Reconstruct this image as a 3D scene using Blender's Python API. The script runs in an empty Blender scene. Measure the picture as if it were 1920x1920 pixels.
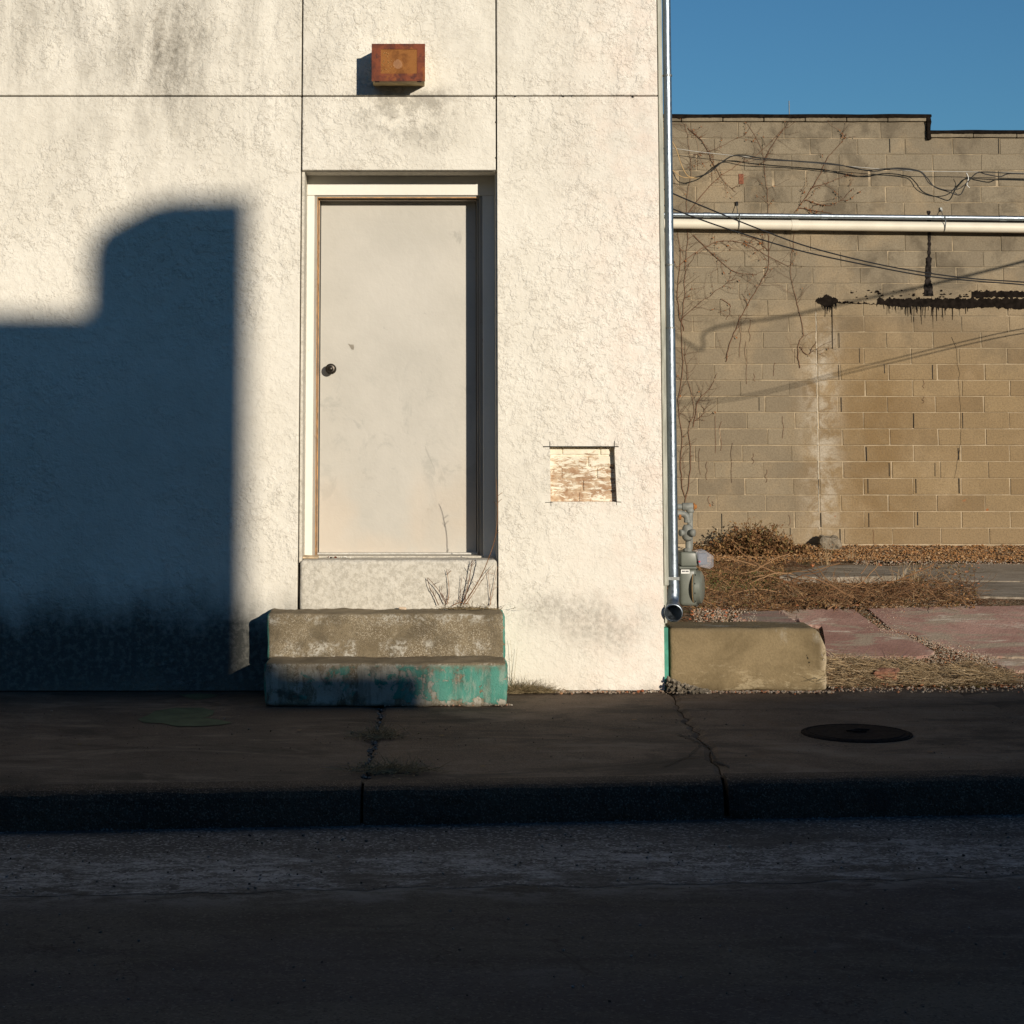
import bpy, bmesh, math, random
from mathutils import Vector, noise, Matrix
S = bpy.context.scene
C = S.collection
R = math.radians
random.seed(7)

# ------------------------------------------------------------------ camera
F_PX, PX, PY = 3600.0, 830.0, 401.0        # focal length and optical axis, in pixels of the 1920 px photograph
TILT = R(6.0)
CAM = Vector((-0.40, -11.1, 1.556))
cd = bpy.data.cameras.new('camera'); cam = bpy.data.objects.new('camera', cd); C.objects.link(cam)
cam.location = CAM; cam.rotation_euler = (R(90) + TILT, 0, 0)
cd.sensor_width = 36; cd.lens = F_PX / 1920 * 36
cd.shift_x = (960 - PX) / 1920; cd.shift_y = -(960 - PY) / 1920
cd.clip_start = 0.1; cd.clip_end = 3000
S.camera = cam

# ------------------------------------------------------------------ light
SUN = Vector((0.47, -1.0, 0.245))
wd = bpy.data.worlds.new('World'); S.world = wd; wd.use_nodes = True
wn = wd.node_tree; wn.nodes.clear()
sky = wn.nodes.new('ShaderNodeTexSky'); sky.sky_type = 'NISHITA'; sky.sun_disc = False
sky.sun_elevation = math.atan2(SUN.z, math.hypot(SUN.x, SUN.y))
sky.sun_rotation = math.atan2(SUN.x, SUN.y)
sky.altitude = 200; sky.air_density = 1.0; sky.dust_density = 0.1; sky.ozone_density = 3.5
bg = wn.nodes.new('ShaderNodeBackground'); bg.inputs[1].default_value = 0.07
wo = wn.nodes.new('ShaderNodeOutputWorld')
tint = wn.nodes.new('ShaderNodeMix'); tint.data_type = 'RGBA'; tint.blend_type = 'MULTIPLY'; tint.inputs[0].default_value = 1
tint.inputs[7].default_value = (.58, .92, 1.06, 1)
wn.links.new(sky.outputs[0], tint.inputs[6]); wn.links.new(tint.outputs[2], bg.inputs[0]); wn.links.new(bg.outputs[0], wo.inputs[0])
sl = bpy.data.lights.new('sun', 'SUN'); sl.energy = 4.45; sl.angle = R(0.53); sl.color = (1.0, 0.90, 0.755)
so = bpy.data.objects.new('sun', sl); C.objects.link(so)
so.rotation_euler = SUN.to_track_quat('Z', 'Y').to_euler(); so.location = (10, -20, 15)
S.view_settings.view_transform = 'Standard'; S.view_settings.look = 'None'
S.view_settings.exposure = 0.0; S.view_settings.gamma = 1.0; S.view_settings.use_curve_mapping = False
S.render.engine = 'CYCLES'
S.cycles.max_bounces = 6

# ------------------------------------------------------------------ geometry helpers
def ray(px, py):
    u = (px - PX) / F_PX; v = -(py - PY) / F_PX
    return Vector((u, -v * math.sin(TILT) + math.cos(TILT), v * math.cos(TILT) + math.sin(TILT)))
def W(px, py, Y):
    """world point on the upright plane at depth Y that stands at this place of the photograph"""
    d = ray(px, py); return CAM + d * ((Y - CAM.y) / d.y)
def G(px, py, z=0.0):
    """world point on the level plane at height z"""
    d = ray(px, py); return CAM + d * ((z - CAM.z) / d.z)

def tag(o, label=None, cat=None, group=None, kind=None):
    if label: o['label'] = label
    if cat: o['category'] = cat
    if group: o['group'] = group
    if kind: o['kind'] = kind
    return o
def empty(name, loc=(0, 0, 0), label=None, cat=None, group=None, kind=None):
    o = bpy.data.objects.new(name, None); C.objects.link(o); o.location = loc
    o.empty_display_size = 0.1
    return tag(o, label, cat, group, kind)
def link(name, me, parent=None):
    o = bpy.data.objects.new(name, me); C.objects.link(o)
    if parent is not None:
        o.parent = parent
        o.matrix_parent_inverse = Matrix.Translation(-abs_loc(parent))
    return o
def abs_loc(o):
    v = Vector(o.location)
    p = o.parent
    while p is not None:
        if o.matrix_parent_inverse == Matrix.Identity(4): v += p.location
        else: break
        o = p; p = p.parent
    return v
def obj(name, bm, m, parent=None, smooth=False):
    me = bpy.data.meshes.new(name); bm.to_mesh(me); bm.free()
    if m is not None:
        for k in (m if isinstance(m, (list, tuple)) else [m]): me.materials.append(k)
    if smooth:
        me.polygons.foreach_set('use_smooth', [True] * len(me.polygons))
    return link(name, me, parent)
def raw(name, V, Fc, m, parent=None, smooth=False, mi=None):
    me = bpy.data.meshes.new(name); me.from_pydata([tuple(v) for v in V], [], Fc); me.update()
    for k in (m if isinstance(m, (list, tuple)) else [m]): me.materials.append(k)
    if mi: me.polygons.foreach_set('material_index', mi)
    if smooth: me.polygons.foreach_set('use_smooth', [True] * len(me.polygons))
    return link(name, me, parent)

def box_bm(x0, x1, y0, y1, z0, z1, bevel=0.0, seg=2, bm=None):
    own = bm is None
    b = bmesh.new()
    bmesh.ops.create_cube(b, size=1.0)
    for v in b.verts:
        v.co = Vector(((x0 + x1) / 2 + v.co.x * (x1 - x0), (y0 + y1) / 2 + v.co.y * (y1 - y0), (z0 + z1) / 2 + v.co.z * (z1 - z0)))
    if bevel > 0:
        bmesh.ops.bevel(b, geom=list(b.edges), offset=bevel, segments=seg, affect='EDGES', profile=0.5)
    if own: return b
    me = bpy.data.meshes.new('t'); b.to_mesh(me); b.free(); bm.from_mesh(me); bpy.data.meshes.remove(me)
    return bm
def cut_up(b, step, axes='xyz'):
    for a, ax in enumerate('xyz'):
        if ax not in axes: continue
        lo = min(v.co[a] for v in b.verts); hi = max(v.co[a] for v in b.verts)
        n = int((hi - lo) / step)
        for k in range(1, n):
            p = Vector((0, 0, 0)); p[a] = lo + (hi - lo) * k / n
            nn = Vector((0, 0, 0)); nn[a] = 1
            bmesh.ops.bisect_plane(b, geom=list(b.verts) + list(b.edges) + list(b.faces), plane_co=p, plane_no=nn)
def roughen(b, amp, scale, amp2=0, scale2=40, seed=0.0):
    b.normal_update()
    off = Vector((seed * 3.1, seed * 1.7, seed * 5.3))
    for v in b.verts:
        d = v.normal * (noise.noise(v.co * scale + off) * amp + (noise.noise(v.co * scale2 + off) * amp2 if amp2 else 0))
        v.co += d
def rough_box(x0, x1, y0, y1, z0, z1, bevel, step, amp, scale=6, amp2=0, scale2=40, seed=0, axes='xyz', seg=3):
    b = box_bm(x0, x1, y0, y1, z0, z1, bevel, seg)
    cut_up(b, step, axes); roughen(b, amp, scale, amp2, scale2, seed)
    return b

class MB:
    """collects vertices and faces for one mesh"""
    def __init__(s): s.V = []; s.F = []; s.mi = []
    def tube(s, pts, rad, n=5, cap=True, mi=0):
        pts = [Vector(p) for p in pts]
        if len(pts) < 2: return
        base = len(s.V); up = None
        for i, p in enumerate(pts):
            t = (pts[min(i + 1, len(pts) - 1)] - pts[max(i - 1, 0)])
            if t.length < 1e-9: t = Vector((0, 0, 1))
            t.normalize()
            if up is None:
                up = t.orthogonal().normalized()
            up = (up - t * up.dot(t))
            if up.length < 1e-6: up = t.orthogonal()
            up.normalize(); sd = t.cross(up)
            r = rad[i] if isinstance(rad, (list, tuple)) else rad
            for k in range(n):
                a = 2 * math.pi * k / n
                s.V.append(p + (up * math.cos(a) + sd * math.sin(a)) * r)
        for i in range(len(pts) - 1):
            for k in range(n):
                a = base + i * n + k; b = base + i * n + (k + 1) % n
                s.F.append((a, b, b + n, a + n)); s.mi.append(mi)
        if cap:
            s.F.append(tuple(base + k for k in range(n))[::-1]); s.mi.append(mi)
            e = base + (len(pts) - 1) * n
            s.F.append(tuple(e + k for k in range(n))); s.mi.append(mi)
    def face(s, vs, mi=0):
        b = len(s.V); s.V += [Vector(v) for v in vs]; s.F.append(tuple(range(b, b + len(vs)))); s.mi.append(mi)
    def leaf(s, c, size, rnd, mi=0):
        a = Vector((rnd.uniform(-1, 1), rnd.uniform(-1, 1), rnd.uniform(-1, 1))).normalized()
        b = a.orthogonal().normalized()
        b = Matrix.Rotation(rnd.uniform(0, 6.3), 3, a) @ b
        n = a.cross(b) * size * 0.25
        c = Vector(c)
        s.face([c - a * size, c + b * size * .5 + n, c + a * size, c - b * size * .45 + n], mi)
    def rock(s, c, r, rnd, flat=.7, mi=0):
        c = Vector(c); b = len(s.V)
        q = Matrix.Rotation(rnd.uniform(0, 6.28), 3, Vector((rnd.uniform(-.4, .4), rnd.uniform(-.4, .4), 1)).normalized())
        for d in ((1, 0, 0), (0, 1, 0), (-1, 0, 0), (0, -1, 0), (.5, .5, 1), (-.5, .4, .9), (0, -.6, .9), (.1, 0, -1)):
            v = q @ (Vector(d) * r * rnd.uniform(.7, 1.25)); v.z *= flat
            s.V.append(c + v)
        for f in ((0, 1, 4), (1, 5, 4), (1, 2, 5), (2, 3, 6), (2, 6, 5), (3, 0, 6), (0, 4, 6), (4, 5, 6), (1, 0, 7), (2, 1, 7), (3, 2, 7), (0, 3, 7)):
            s.F.append(tuple(b + k for k in f)); s.mi.append(mi)
    def build(s, name, m, parent=None, smooth=False):
        return raw(name, s.V, s.F, m, parent, smooth, s.mi)

def cyl_between(mb, a, b, r, n=16, mi=0, r2=None):
    mb.tube([a, b], [r, r if r2 is None else r2], n, True, mi)
def lathe(mb, c, axis, prof, n=24, mi=0):
    """prof: (distance along axis, radius) pairs"""
    c = Vector(c); axis = Vector(axis).normalized(); u = axis.orthogonal().normalized(); w = axis.cross(u)
    b = len(mb.V)
    for (d, r) in prof:
        for k in range(n):
            a = 2 * math.pi * k / n
            mb.V.append(c + axis * d + (u * math.cos(a) + w * math.sin(a)) * r)
    for i in range(len(prof) - 1):
        for k in range(n):
            p = b + i * n + k; q = b + i * n + (k + 1) % n
            mb.F.append((p, q, q + n, p + n)); mb.mi.append(mi)
    mb.F.append(tuple(b + k for k in range(n))[::-1]); mb.mi.append(mi)
    e = b + (len(prof) - 1) * n
    mb.F.append(tuple(e + k for k in range(n))); mb.mi.append(mi)

# ------------------------------------------------------------------ material helpers
class Mat:
    def __init__(s, name, rough=0.9, metal=0.0, spec=0.3):
        s.m = bpy.data.materials.new(name); s.m.use_nodes = True
        s.t = s.m.node_tree; s.t.nodes.clear()
        s.b = s.t.nodes.new('ShaderNodeBsdfPrincipled'); o = s.t.nodes.new('ShaderNodeOutputMaterial')
        s.t.links.new(s.b.outputs[0], o.inputs[0])
        s.b.inputs['Roughness'].default_value = rough; s.b.inputs['Metallic'].default_value = metal
        s.b.inputs['Specular IOR Level'].default_value = spec
        s._pos = None
    def n(s, t): return s.t.nodes.new(t)
    def put(s, sock, v):
        if isinstance(v, bpy.types.NodeSocket): s.t.links.new(v, sock)
        elif isinstance(v, (tuple, list)):
            if len(v) == 3 and sock.type == 'RGBA': v = tuple(v) + (1,)
            sock.default_value = v
        else:
            sock.default_value = (v, v, v, 1) if sock.type == 'RGBA' else v
    def pos(s):
        if s._pos is None: s._pos = s.n('ShaderNodeNewGeometry').outputs['Position']
        return s._pos
    def xyz(s, v=None):
        k = s.n('ShaderNodeSeparateXYZ'); s.put(k.inputs[0], v or s.pos()); return k.outputs
    def scale(s, v3, v=None, loc=(0, 0, 0)):
        k = s.n('ShaderNodeMapping'); s.put(k.inputs[0], v or s.pos()); k.inputs['Scale'].default_value = v3
        k.inputs['Location'].default_value = loc
        return k.outputs[0]
    def rnd(s): return s.n('ShaderNodeObjectInfo').outputs['Random']
    def noise(s, scale, detail=4, rough=.55, dist=0, v=None):
        k = s.n('ShaderNodeTexNoise'); s.put(k.inputs['Vector'], v or s.pos())
        k.inputs['Scale'].default_value = scale; k.inputs['Detail'].default_value = detail
        k.inputs['Roughness'].default_value = rough; k.inputs['Distortion'].default_value = dist
        return k.outputs[0]
    def vor(s, scale, feat='F1', v=None, rand=1.0, out=0):
        k = s.n('ShaderNodeTexVoronoi'); k.feature = feat; s.put(k.inputs['Vector'], v or s.pos())
        k.inputs['Scale'].default_value = scale; k.inputs['Randomness'].default_value = rand
        return k.outputs[out]
    def math(s, op, a, b=0.0, c=None):
        k = s.n('ShaderNodeMath'); k.operation = op; s.put(k.inputs[0], a); s.put(k.inputs[1], b)
        if c is not None: s.put(k.inputs[2], c)
        return k.outputs[0]
    def mr(s, v, a, b, c=0.0, d=1.0, smooth=True):
        k = s.n('ShaderNodeMapRange'); k.interpolation_type = 'SMOOTHSTEP' if smooth else 'LINEAR'
        for i, q in enumerate((v, a, b, c, d)): s.put(k.inputs[i], q)
        return k.outputs[0]
    def mix(s, f, a, b, mode='MIX'):
        k = s.n('ShaderNodeMix'); k.data_type = 'RGBA'; k.blend_type = mode
        s.put(k.inputs[0], f); s.put(k.inputs[6], a); s.put(k.inputs[7], b); return k.outputs[2]
    def mul(s, a, b): return s.math('MULTIPLY', a, b)
    def add(s, a, b): return s.math('ADD', a, b)
    def col(s, c): s.put(s.b.inputs['Base Color'], c)
    def rough(s, c): s.put(s.b.inputs['Roughness'], c)
    def bump(s, h, dist=0.01, strength=1.0):
        k = s.n('ShaderNodeBump'); k.inputs['Strength'].default_value = strength
        k.inputs['Distance'].default_value = dist; s.put(k.inputs['Height'], h)
        s.t.links.new(k.outputs[0], s.b.inputs['Normal'])

def plain(name, c, rough=.7, metal=0, spec=.3, var=0.15, scale=30, bump=0.0):
    m = Mat(name, rough, metal, spec)
    n = m.noise(scale, 4)
    m.col(m.mix(m.mr(n, .3, .7), tuple(k * (1 - var) for k in c), tuple(min(1, k * (1 + var)) for k in c)))
    if bump: m.bump(n, bump)
    return m.m

def stucco_material(name, warm=0.0, rough_sill=False):
    m = Mat(name, .95, 0, .15)
    x, y, z = m.xyz()
    v = m.scale((1, 1, 1.25))
    # trowel plaster: a few terraces with ragged edges
    n1 = m.mul(m.noise(7, 5, .58, .35, v), 7.0)
    t1 = m.math('FRACT', n1)
    saw = m.mul(m.mr(t1, 0.0, .045, 0.0, 1.0), m.mr(t1, .045, .15, 1.0, 0.0))
    brk = m.mr(m.noise(8, 4, .65, 0, m.scale((1, 1, 1), None, (5, 2, 9))), .46, .56)
    n2 = m.mul(m.noise(17, 4, .6, .5, v), 5.0)
    t2 = m.math('FRACT', n2)
    saw2 = m.mul(m.mr(t2, 0.0, .05, 0.0, 1.0), m.mr(t2, .05, .16, 1.0, 0.0))
    brk2 = m.mr(m.noise(13, 3, .6, 0, m.scale((1, 1, 1), None, (1, 7, 3))), .47, .57)
    zone = m.mr(m.noise(1.5, 3, .55, .4, m.scale((1, 1, 1), None, (6, 3, 8))), .38, .60, .22, 1.0)
    brk = m.mul(brk, zone); brk2 = m.mul(brk2, m.add(.25, m.mul(zone, .75)))
    step1 = m.add(m.math('FLOOR', n1), m.mr(t1, 0, .10))
    step2 = m.add(m.math('FLOOR', n2), m.mr(t2, 0, .12))
    grit = m.noise(150, 3, .6)
    pit = m.mr(m.vor(48), .0, .22, 0, 1)
    h = m.add(m.mul(m.mul(step1, m.add(.35, brk)), .0018), m.mul(m.mul(step2, m.add(.3, brk2)), .0016))
    blob = m.mr(m.noise(30, 3, .6, .3, v), .50, .56)
    h = m.add(h, m.mul(blob, .0016))
    h = m.add(h, m.add(m.mul(m.mul(saw, brk), -.0018), m.mul(m.mul(saw2, brk2), -.0014)))
    h = m.add(h, m.add(m.mul(grit, .0022), m.mul(pit, .0010)))
    h = m.add(h, m.mul(m.noise(11, 2), .003))
    m.bump(h, 1.0, .36 if rough_sill else .56)
    # colour
    cream = m.mix(m.mr(m.noise(1.3, 5, .6), .35, .65), (.72, .675, .58), (.80, .755, .66))
    pink = m.mix(m.mr(m.noise(7, 4, .6), .35, .7), (.82, .765, .68), (.81, .70, .605))
    fx = m.mr(x, .0, 1.0)
    c = m.mix(fx, cream, pink)
    mott = m.mr(m.noise(11, 5, .65, .6), .47, .62)
    c = m.mix(m.mul(mott, .16), c, (.60, .55, .46))
    # rain streaks and grime below the parapet, under the lamp and at the joint
    streakn = m.noise(1.0, 6, .70, .4, m.scale((3.4, 1, .9)))
    fine = m.mr(m.noise(30, 4, .7), .35, .65)
    left = m.mr(x, -.85, -1.7)
    hi = m.mr(z, 2.3, 3.9)
    g1 = m.mul(m.mul(m.mr(streakn, .38, .70), m.add(.36, m.mul(left, .45))), m.mul(hi, m.add(.5, m.mul(fine, .25))))
    sx = m.mr(m.math('ABSOLUTE', m.add(x, 2.0)), .30, .02)
    g1 = m.add(g1, m.mul(m.mul(sx, m.mr(z, 3.05, 3.7)), m.mul(m.mr(streakn, .3, .6), m.add(.35, m.mul(fine, .3)))))
    ux = m.mr(m.math('ABSOLUTE', m.add(x, .62)), .42, .12)
    uz = m.mul(m.mr(z, 3.0, 3.35), m.mr(z, 3.52, 3.42))
    g1 = m.add(g1, m.mul(m.mul(ux, uz), m.mul(m.mr(m.noise(9, 5, .7), .4, .6), .55)))
    # algae and splash band at the foot, its upper rim ragged
    rim = m.add(z, m.mul(m.math('SUBTRACT', m.noise(1.0, 5, .6, 0, m.scale((2.6, 1, .8))), .5), .55))
    band = m.mr(rim, .66, .30)
    edge = m.mul(m.mr(rim, .60, .46), m.mr(rim, .22, .42))
    lw = m.mr(x, -.9, -1.5)
    rgt = m.mul(m.mr(x, -.05, .2), m.mr(x, .95, .5))
    bandl = m.mul(m.mul(band, lw), m.add(.80, m.mul(fine, .22)))
    edger = m.mul(m.mul(edge, rgt), m.add(.18, m.mul(fine, .40)))
    c = m.mix(m.math('MINIMUM', g1, 1.0), c, (.22, .20, .165))
    c = m.mix(m.math('MINIMUM', bandl, .93), c, (.055, .06, .055))
    c = m.mix(m.math('MINIMUM', edger, 1.0), c, (.27, .24, .20))
    c = m.mix(m.mul(m.mr(rim, .12, -.1), m.mul(fine, .6)), c, (.40, .32, .23))
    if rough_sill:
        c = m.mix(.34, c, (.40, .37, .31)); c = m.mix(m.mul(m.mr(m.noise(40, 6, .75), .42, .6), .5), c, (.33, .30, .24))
    # crease shade painted into the colour, with caught dirt, along the trowel-mark edges
    crev = m.math('MAXIMUM', m.mul(saw, brk), m.mul(saw2, brk2))
    c = m.mix(m.mul(crev, .12 if rough_sill else .45), c, (.27, .22, .165))
    m.col(c)
    return m.m

def concrete_material(name, base, dark, spot=.5, stain=(.09, .075, .055), bump=.006, pock=.5, scale=1.0):
    m = Mat(name, .92, 0, .2)
    big = m.mr(m.noise(1.3 * scale, 6, .65, .4), .36, .64)
    c = m.mix(big, dark, base)
    agg = m.vor(210, 'F1', None, 1.0, 1)
    sp = m.xyz(agg)[0]
    c = m.mix(m.mul(m.mr(sp, .80, .95), spot), c, tuple(min(1, k * 1.9 + .03) for k in base))
    c = m.mix(m.mul(m.mr(sp, .22, .05), pock), c, tuple(k * .35 for k in dark))
    st = m.mr(m.noise(3.1 * scale, 5, .7, .7), .54, .72)
    c = m.mix(m.mul(st, .6), c, stain)
    c = m.mix(m.mul(m.mr(m.noise(60, 4, .7), .4, .7), .25), c, dark)
    m.col(c)
    m.bump(m.add(m.add(m.mul(m.noise(80, 4, .7), .6), m.mul(m.vor(130), .35)), m.mul(m.noise(6, 4), 1.2)), bump)
    return m

MT = {}
MT['stucco'] = stucco_material('stucco')
MT['stucco_sill'] = stucco_material('stucco_sill', rough_sill=True)
MT['joint'] = plain('joint_backing', (.10, .085, .065), .9)

def steps_material():
    m = Mat('step_concrete', .9, 0, .2)
    x, y, z = m.xyz(); nrm = m.xyz(m.n('ShaderNodeNewGeometry').outputs['Normal'])
    c = m.mix(m.mr(m.noise(5, 6, .65), .35, .65), (.185, .145, .090), (.255, .205, .132))
    agg = m.xyz(m.vor(230, 'F1', None, 1.0, 1))[0]
    front = m.mr(m.mul(nrm[1], -1.0), .4, .8)
    patch = m.mr(m.noise(6, 5, .7, 0, m.scale((1, 1, 1), None, (7, 7, 1))), .36, .60)
    c = m.mix(m.mul(m.mul(m.mul(m.mr(agg, .70, .9), front), patch), .75), c, (.48, .42, .32))
    c = m.mix(m.mul(m.mul(m.mr(agg, .25, .05), front), .5), c, (.08, .065, .045))
    c = m.mix(m.mul(m.mul(m.mr(m.noise(4, 6, .7, .3, m.scale((1, 1, 1), None, (2, 6, 1))), .5, .64), front), .45), c, (.08, .066, .045))
    wh = m.mul(m.mul(m.mr(m.noise(7, 7, .75, .3), .48, .60), m.mr(m.noise(45, 5, .75), .42, .56)), front)
    # whitish lime near the nosing and foot of the upper riser
    lim = m.mul(wh, m.math('MAXIMUM', m.mr(z, .39, .43), m.mr(z, .34, .29)))
    c = m.mix(m.mul(lim, .8), c, (.52, .49, .42))
    # teal paint, chipped
    chip = m.add(m.noise(9, 8, .72, .3), m.mul(m.mr(x, -1.0, -.1), .17))
    chip = m.add(chip, m.mul(m.mr(z, .03, .15), -.0))
    low = m.mr(z, .225, .205)
    foot = m.mr(z, .0, .06)
    pf = m.mul(m.mul(m.mul(m.mr(m.add(m.add(chip, -.062), m.mul(m.math('SUBTRACT', foot, 1.0), .16)), .50, .53), low), front), 1.0)
    white = m.mul(m.mul(m.mr(m.noise(6, 7, .7, .2, m.scale((1.6, 1, .6), None, (3, 3, 3))), .46, .52), low), front)
    c = m.mix(m.mul(white, .8), c, (.44, .41, .34))
    teal = m.mix(m.mr(m.noise(5, 5, .6), .35, .65), (.06, .225, .175), (.115, .31, .245))
    side = m.mul(m.mr(m.math('ABSOLUTE', nrm[0]), .35, .6), m.mr(m.noise(14, 6, .7), .40, .47))
    sidx = m.math('MAXIMUM', m.mr(x, -.030, -.020), m.mr(x, -1.395, -1.405))
    side = m.math('MAXIMUM', side, m.mul(m.mul(sidx, m.mr(m.noise(16, 6, .7), .50, .56)), front))
    c = m.mix(m.math('MAXIMUM', pf, side), c, teal)
    c = m.mix(m.mul(m.mul(m.mul(m.mr(m.noise(11, 7, .75, .3, m.scale((1.6, 1, .5), None, (5, 5, 5))), .48, .62), low), front), .42), c, (.40, .40, .33))
    strk = m.mul(m.mul(m.mr(m.noise(1, 6, .7, .2, m.scale((14, 1, 1.6))), .52, .64), low), front)
    c = m.mix(m.mul(strk, .45), c, (.10, .095, .07))
    c = m.mix(m.mul(m.mul(m.mul(m.mr(z, .17, .215), low), front), m.mul(m.mr(m.noise(12, 6, .7), .42, .58), .8)), c, (.20, .16, .11))
    dirt = m.mul(m.mr(m.noise(5, 6, .7, .5), .5, .62), m.mr(x, -.45, -1.0))
    c = m.mix(m.mul(m.mul(dirt, low), .75), c, (.05, .048, .035))
    c = m.mix(m.mul(m.mr(z, .03, .0), .6), c, (.12, .10, .07))
    m.col(c)
    m.bump(m.add(m.add(m.mul(m.noise(90, 4, .7), .7), m.mul(m.vor(200), .4)), m.add(m.mul(m.noise(9, 4), 1.5), m.mul(m.math('MAXIMUM', pf, side), .25))), .006)
    return m.m
MT['steps'] = steps_material()

def sidewalk_material():
    m = concrete_material('sidewalk_concrete', (.165, .118, .082), (.088, .064, .045), .35, (.115, .07, .04), .005)
    x, y, z = m.xyz()
    # older, rougher and darker slab on the left; crazing on the right ones
    base = m.b.inputs['Base Color'].links[0].from_socket
    left = m.mr(x, -.62, -.72)
    c = m.mix(m.mul(left, .45), base, (.055, .048, .042))
    w = m.noise(1, 6, .7, 0, m.scale((1.2, 7, 1)))
    c = m.mix(m.mul(m.mr(w, .55, .70), .38), c, (.25, .205, .16))
    w2 = m.noise(1, 7, .72, .6, m.scale((1.0, 2.2, 1), None, (4, 1, 0)))
    c = m.mix(m.mul(m.mr(w2, .53, .38), .75), c, (.042, .033, .025))
    c = m.mix(m.mul(m.mr(m.noise(2.0, 7, .72, .6, m.scale((.7, 1.6, 1), None, (9, 3, 0))), .52, .66), .5), c, (.21, .165, .125))
    vein = m.mr(m.math('ABSOLUTE', m.math('SUBTRACT', m.noise(2.4, 5, .6, .8, m.scale((1, 1.6, 1), None, (2, 2, 0))), .5)), .012, .0)
    c = m.mix(m.mul(m.mul(vein, m.mr(m.noise(1.5, 3), .48, .58)), .6), c, (.03, .024, .018))
    m.col(c)
    return m.m
MT['sidewalk'] = sidewalk_material()
MT['kerb'] = concrete_material('kerb_concrete', (.085, .060, .042), (.045, .034, .026), .9, (.03, .024, .02), .012).m
def asphalt_material():
    m = Mat('asphalt', .9, 0, .25)
    v = m.scale((.6, 1.5, 1))
    c = m.mix(m.mr(m.noise(1.4, 7, .68, .6, v), .36, .64), (.024, .022, .022), (.066, .060, .050))
    c = m.mix(m.mul(m.mr(m.noise(.8, 5, .6, .5, m.scale((.5, 1.2, 1), None, (3, 8, 0))), .45, .62), .6), c, (.034, .031, .037))
    c = m.mix(m.mul(m.mr(m.noise(5, 6, .7, .2, m.scale((.5, 1.6, 1))), .57, .72), .5), c, (.075, .07, .064))
    s = m.xyz(m.vor(120, 'F1', None, 1, 1))[0]
    c = m.mix(m.mul(m.mr(s, .80, .97), .45), c, (.12, .112, .10))
    c = m.mix(m.mul(m.mr(s, .2, .03), .7), c, (.012, .011, .011))
    tr = m.mr(m.math('ABSOLUTE', m.math('SUBTRACT', m.noise(.9, 6, .62, .4, m.scale((1, .8, 1), None, (5, 2, 0))), .5)), .006, .0)
    c = m.mix(m.mul(tr, m.mul(m.mr(m.noise(.7, 2), .5, .6), .8)), c, (.008, .007, .007))
    x, y, z = m.xyz(); yy = m.math('SUBTRACT', y, m.mul(x, .0807))
    dust = m.mul(m.mr(m.add(yy, m.mul(m.math('SUBTRACT', m.noise(2.5, 6, .7), .5), .45)), -4.15, -3.88), m.mr(m.noise(9, 7, .8, .3, m.scale((.6, 1.2, 1))), .42, .56))
    c = m.mix(m.mul(dust, .8), c, (.15, .143, .136))
    c = m.mix(m.mul(m.mr(m.noise(2.6, 8, .75, .4, m.scale((.7, 1.2, 1), None, (1, 5, 0))), .56, .70), .5), c, (.10, .095, .09))
    c = m.mix(m.mul(m.mr(m.noise(3.4, 8, .75, .4, m.scale((.7, 1.2, 1), None, (9, 2, 0))), .56, .68), .7), c, (.016, .015, .015))
    m.col(c); m.bump(m.add(m.noise(140, 3, .7), m.mul(m.noise(8, 4), 1.0)), .004)
    return m.m
MT['asphalt'] = asphalt_material()
def gutter_material():
    m = Mat('gutter_concrete', .9, 0, .25)
    x, y, z = m.xyz()
    yy = m.math('SUBTRACT', y, m.mul(x, .0807))
    c = m.mix(m.mr(m.noise(3, 6, .7, .3, m.scale((.9, 1.6, 1))), .35, .65), (.058, .055, .052), (.088, .083, .079))
    worn = m.mr(m.add(yy, m.mul(m.math('SUBTRACT', m.noise(1.6, 7, .72, .3, m.scale((.5, 1.4, 1))), .5), 1.3)), -3.10, -3.50)
    s = m.xyz(m.vor(150, 'F1', m.scale((.7, 1, 1)), 1, 1))[0]
    c = m.mix(m.mul(worn, m.mr(m.noise(11, 8, .85, .3, m.scale((.6, 1.1, 1))), .44, .58)), c, (.27, .26, .25))
    c = m.mix(m.mul(m.mr(s, .80, .93), .75), c, (.36, .35, .34))
    c = m.mix(m.mul(m.mr(s, .10, .03), .8), c, (.015, .015, .015))
    c = m.mix(m.mul(m.mr(m.noise(2.2, 7, .72, .5, m.scale((.6, 1.3, 1), None, (7, 7, 0))), .50, .64), .75), c, (.045, .040, .036))
    edge = m.mul(m.mr(m.add(yy, m.mul(m.math('SUBTRACT', m.noise(2.5, 6, .7), .5), .5)), -3.68, -3.86), m.mr(m.noise(7, 7, .75, .3, m.scale((.6, 1.2, 1))), .42, .56))
    c = m.mix(m.mul(edge, .75), c, (.048, .044, .040))
    m.col(c); m.bump(m.add(m.noise(110, 4, .7), m.mul(worn, .4)), .006)
    return m.m
MT['gutter'] = gutter_material()

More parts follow.
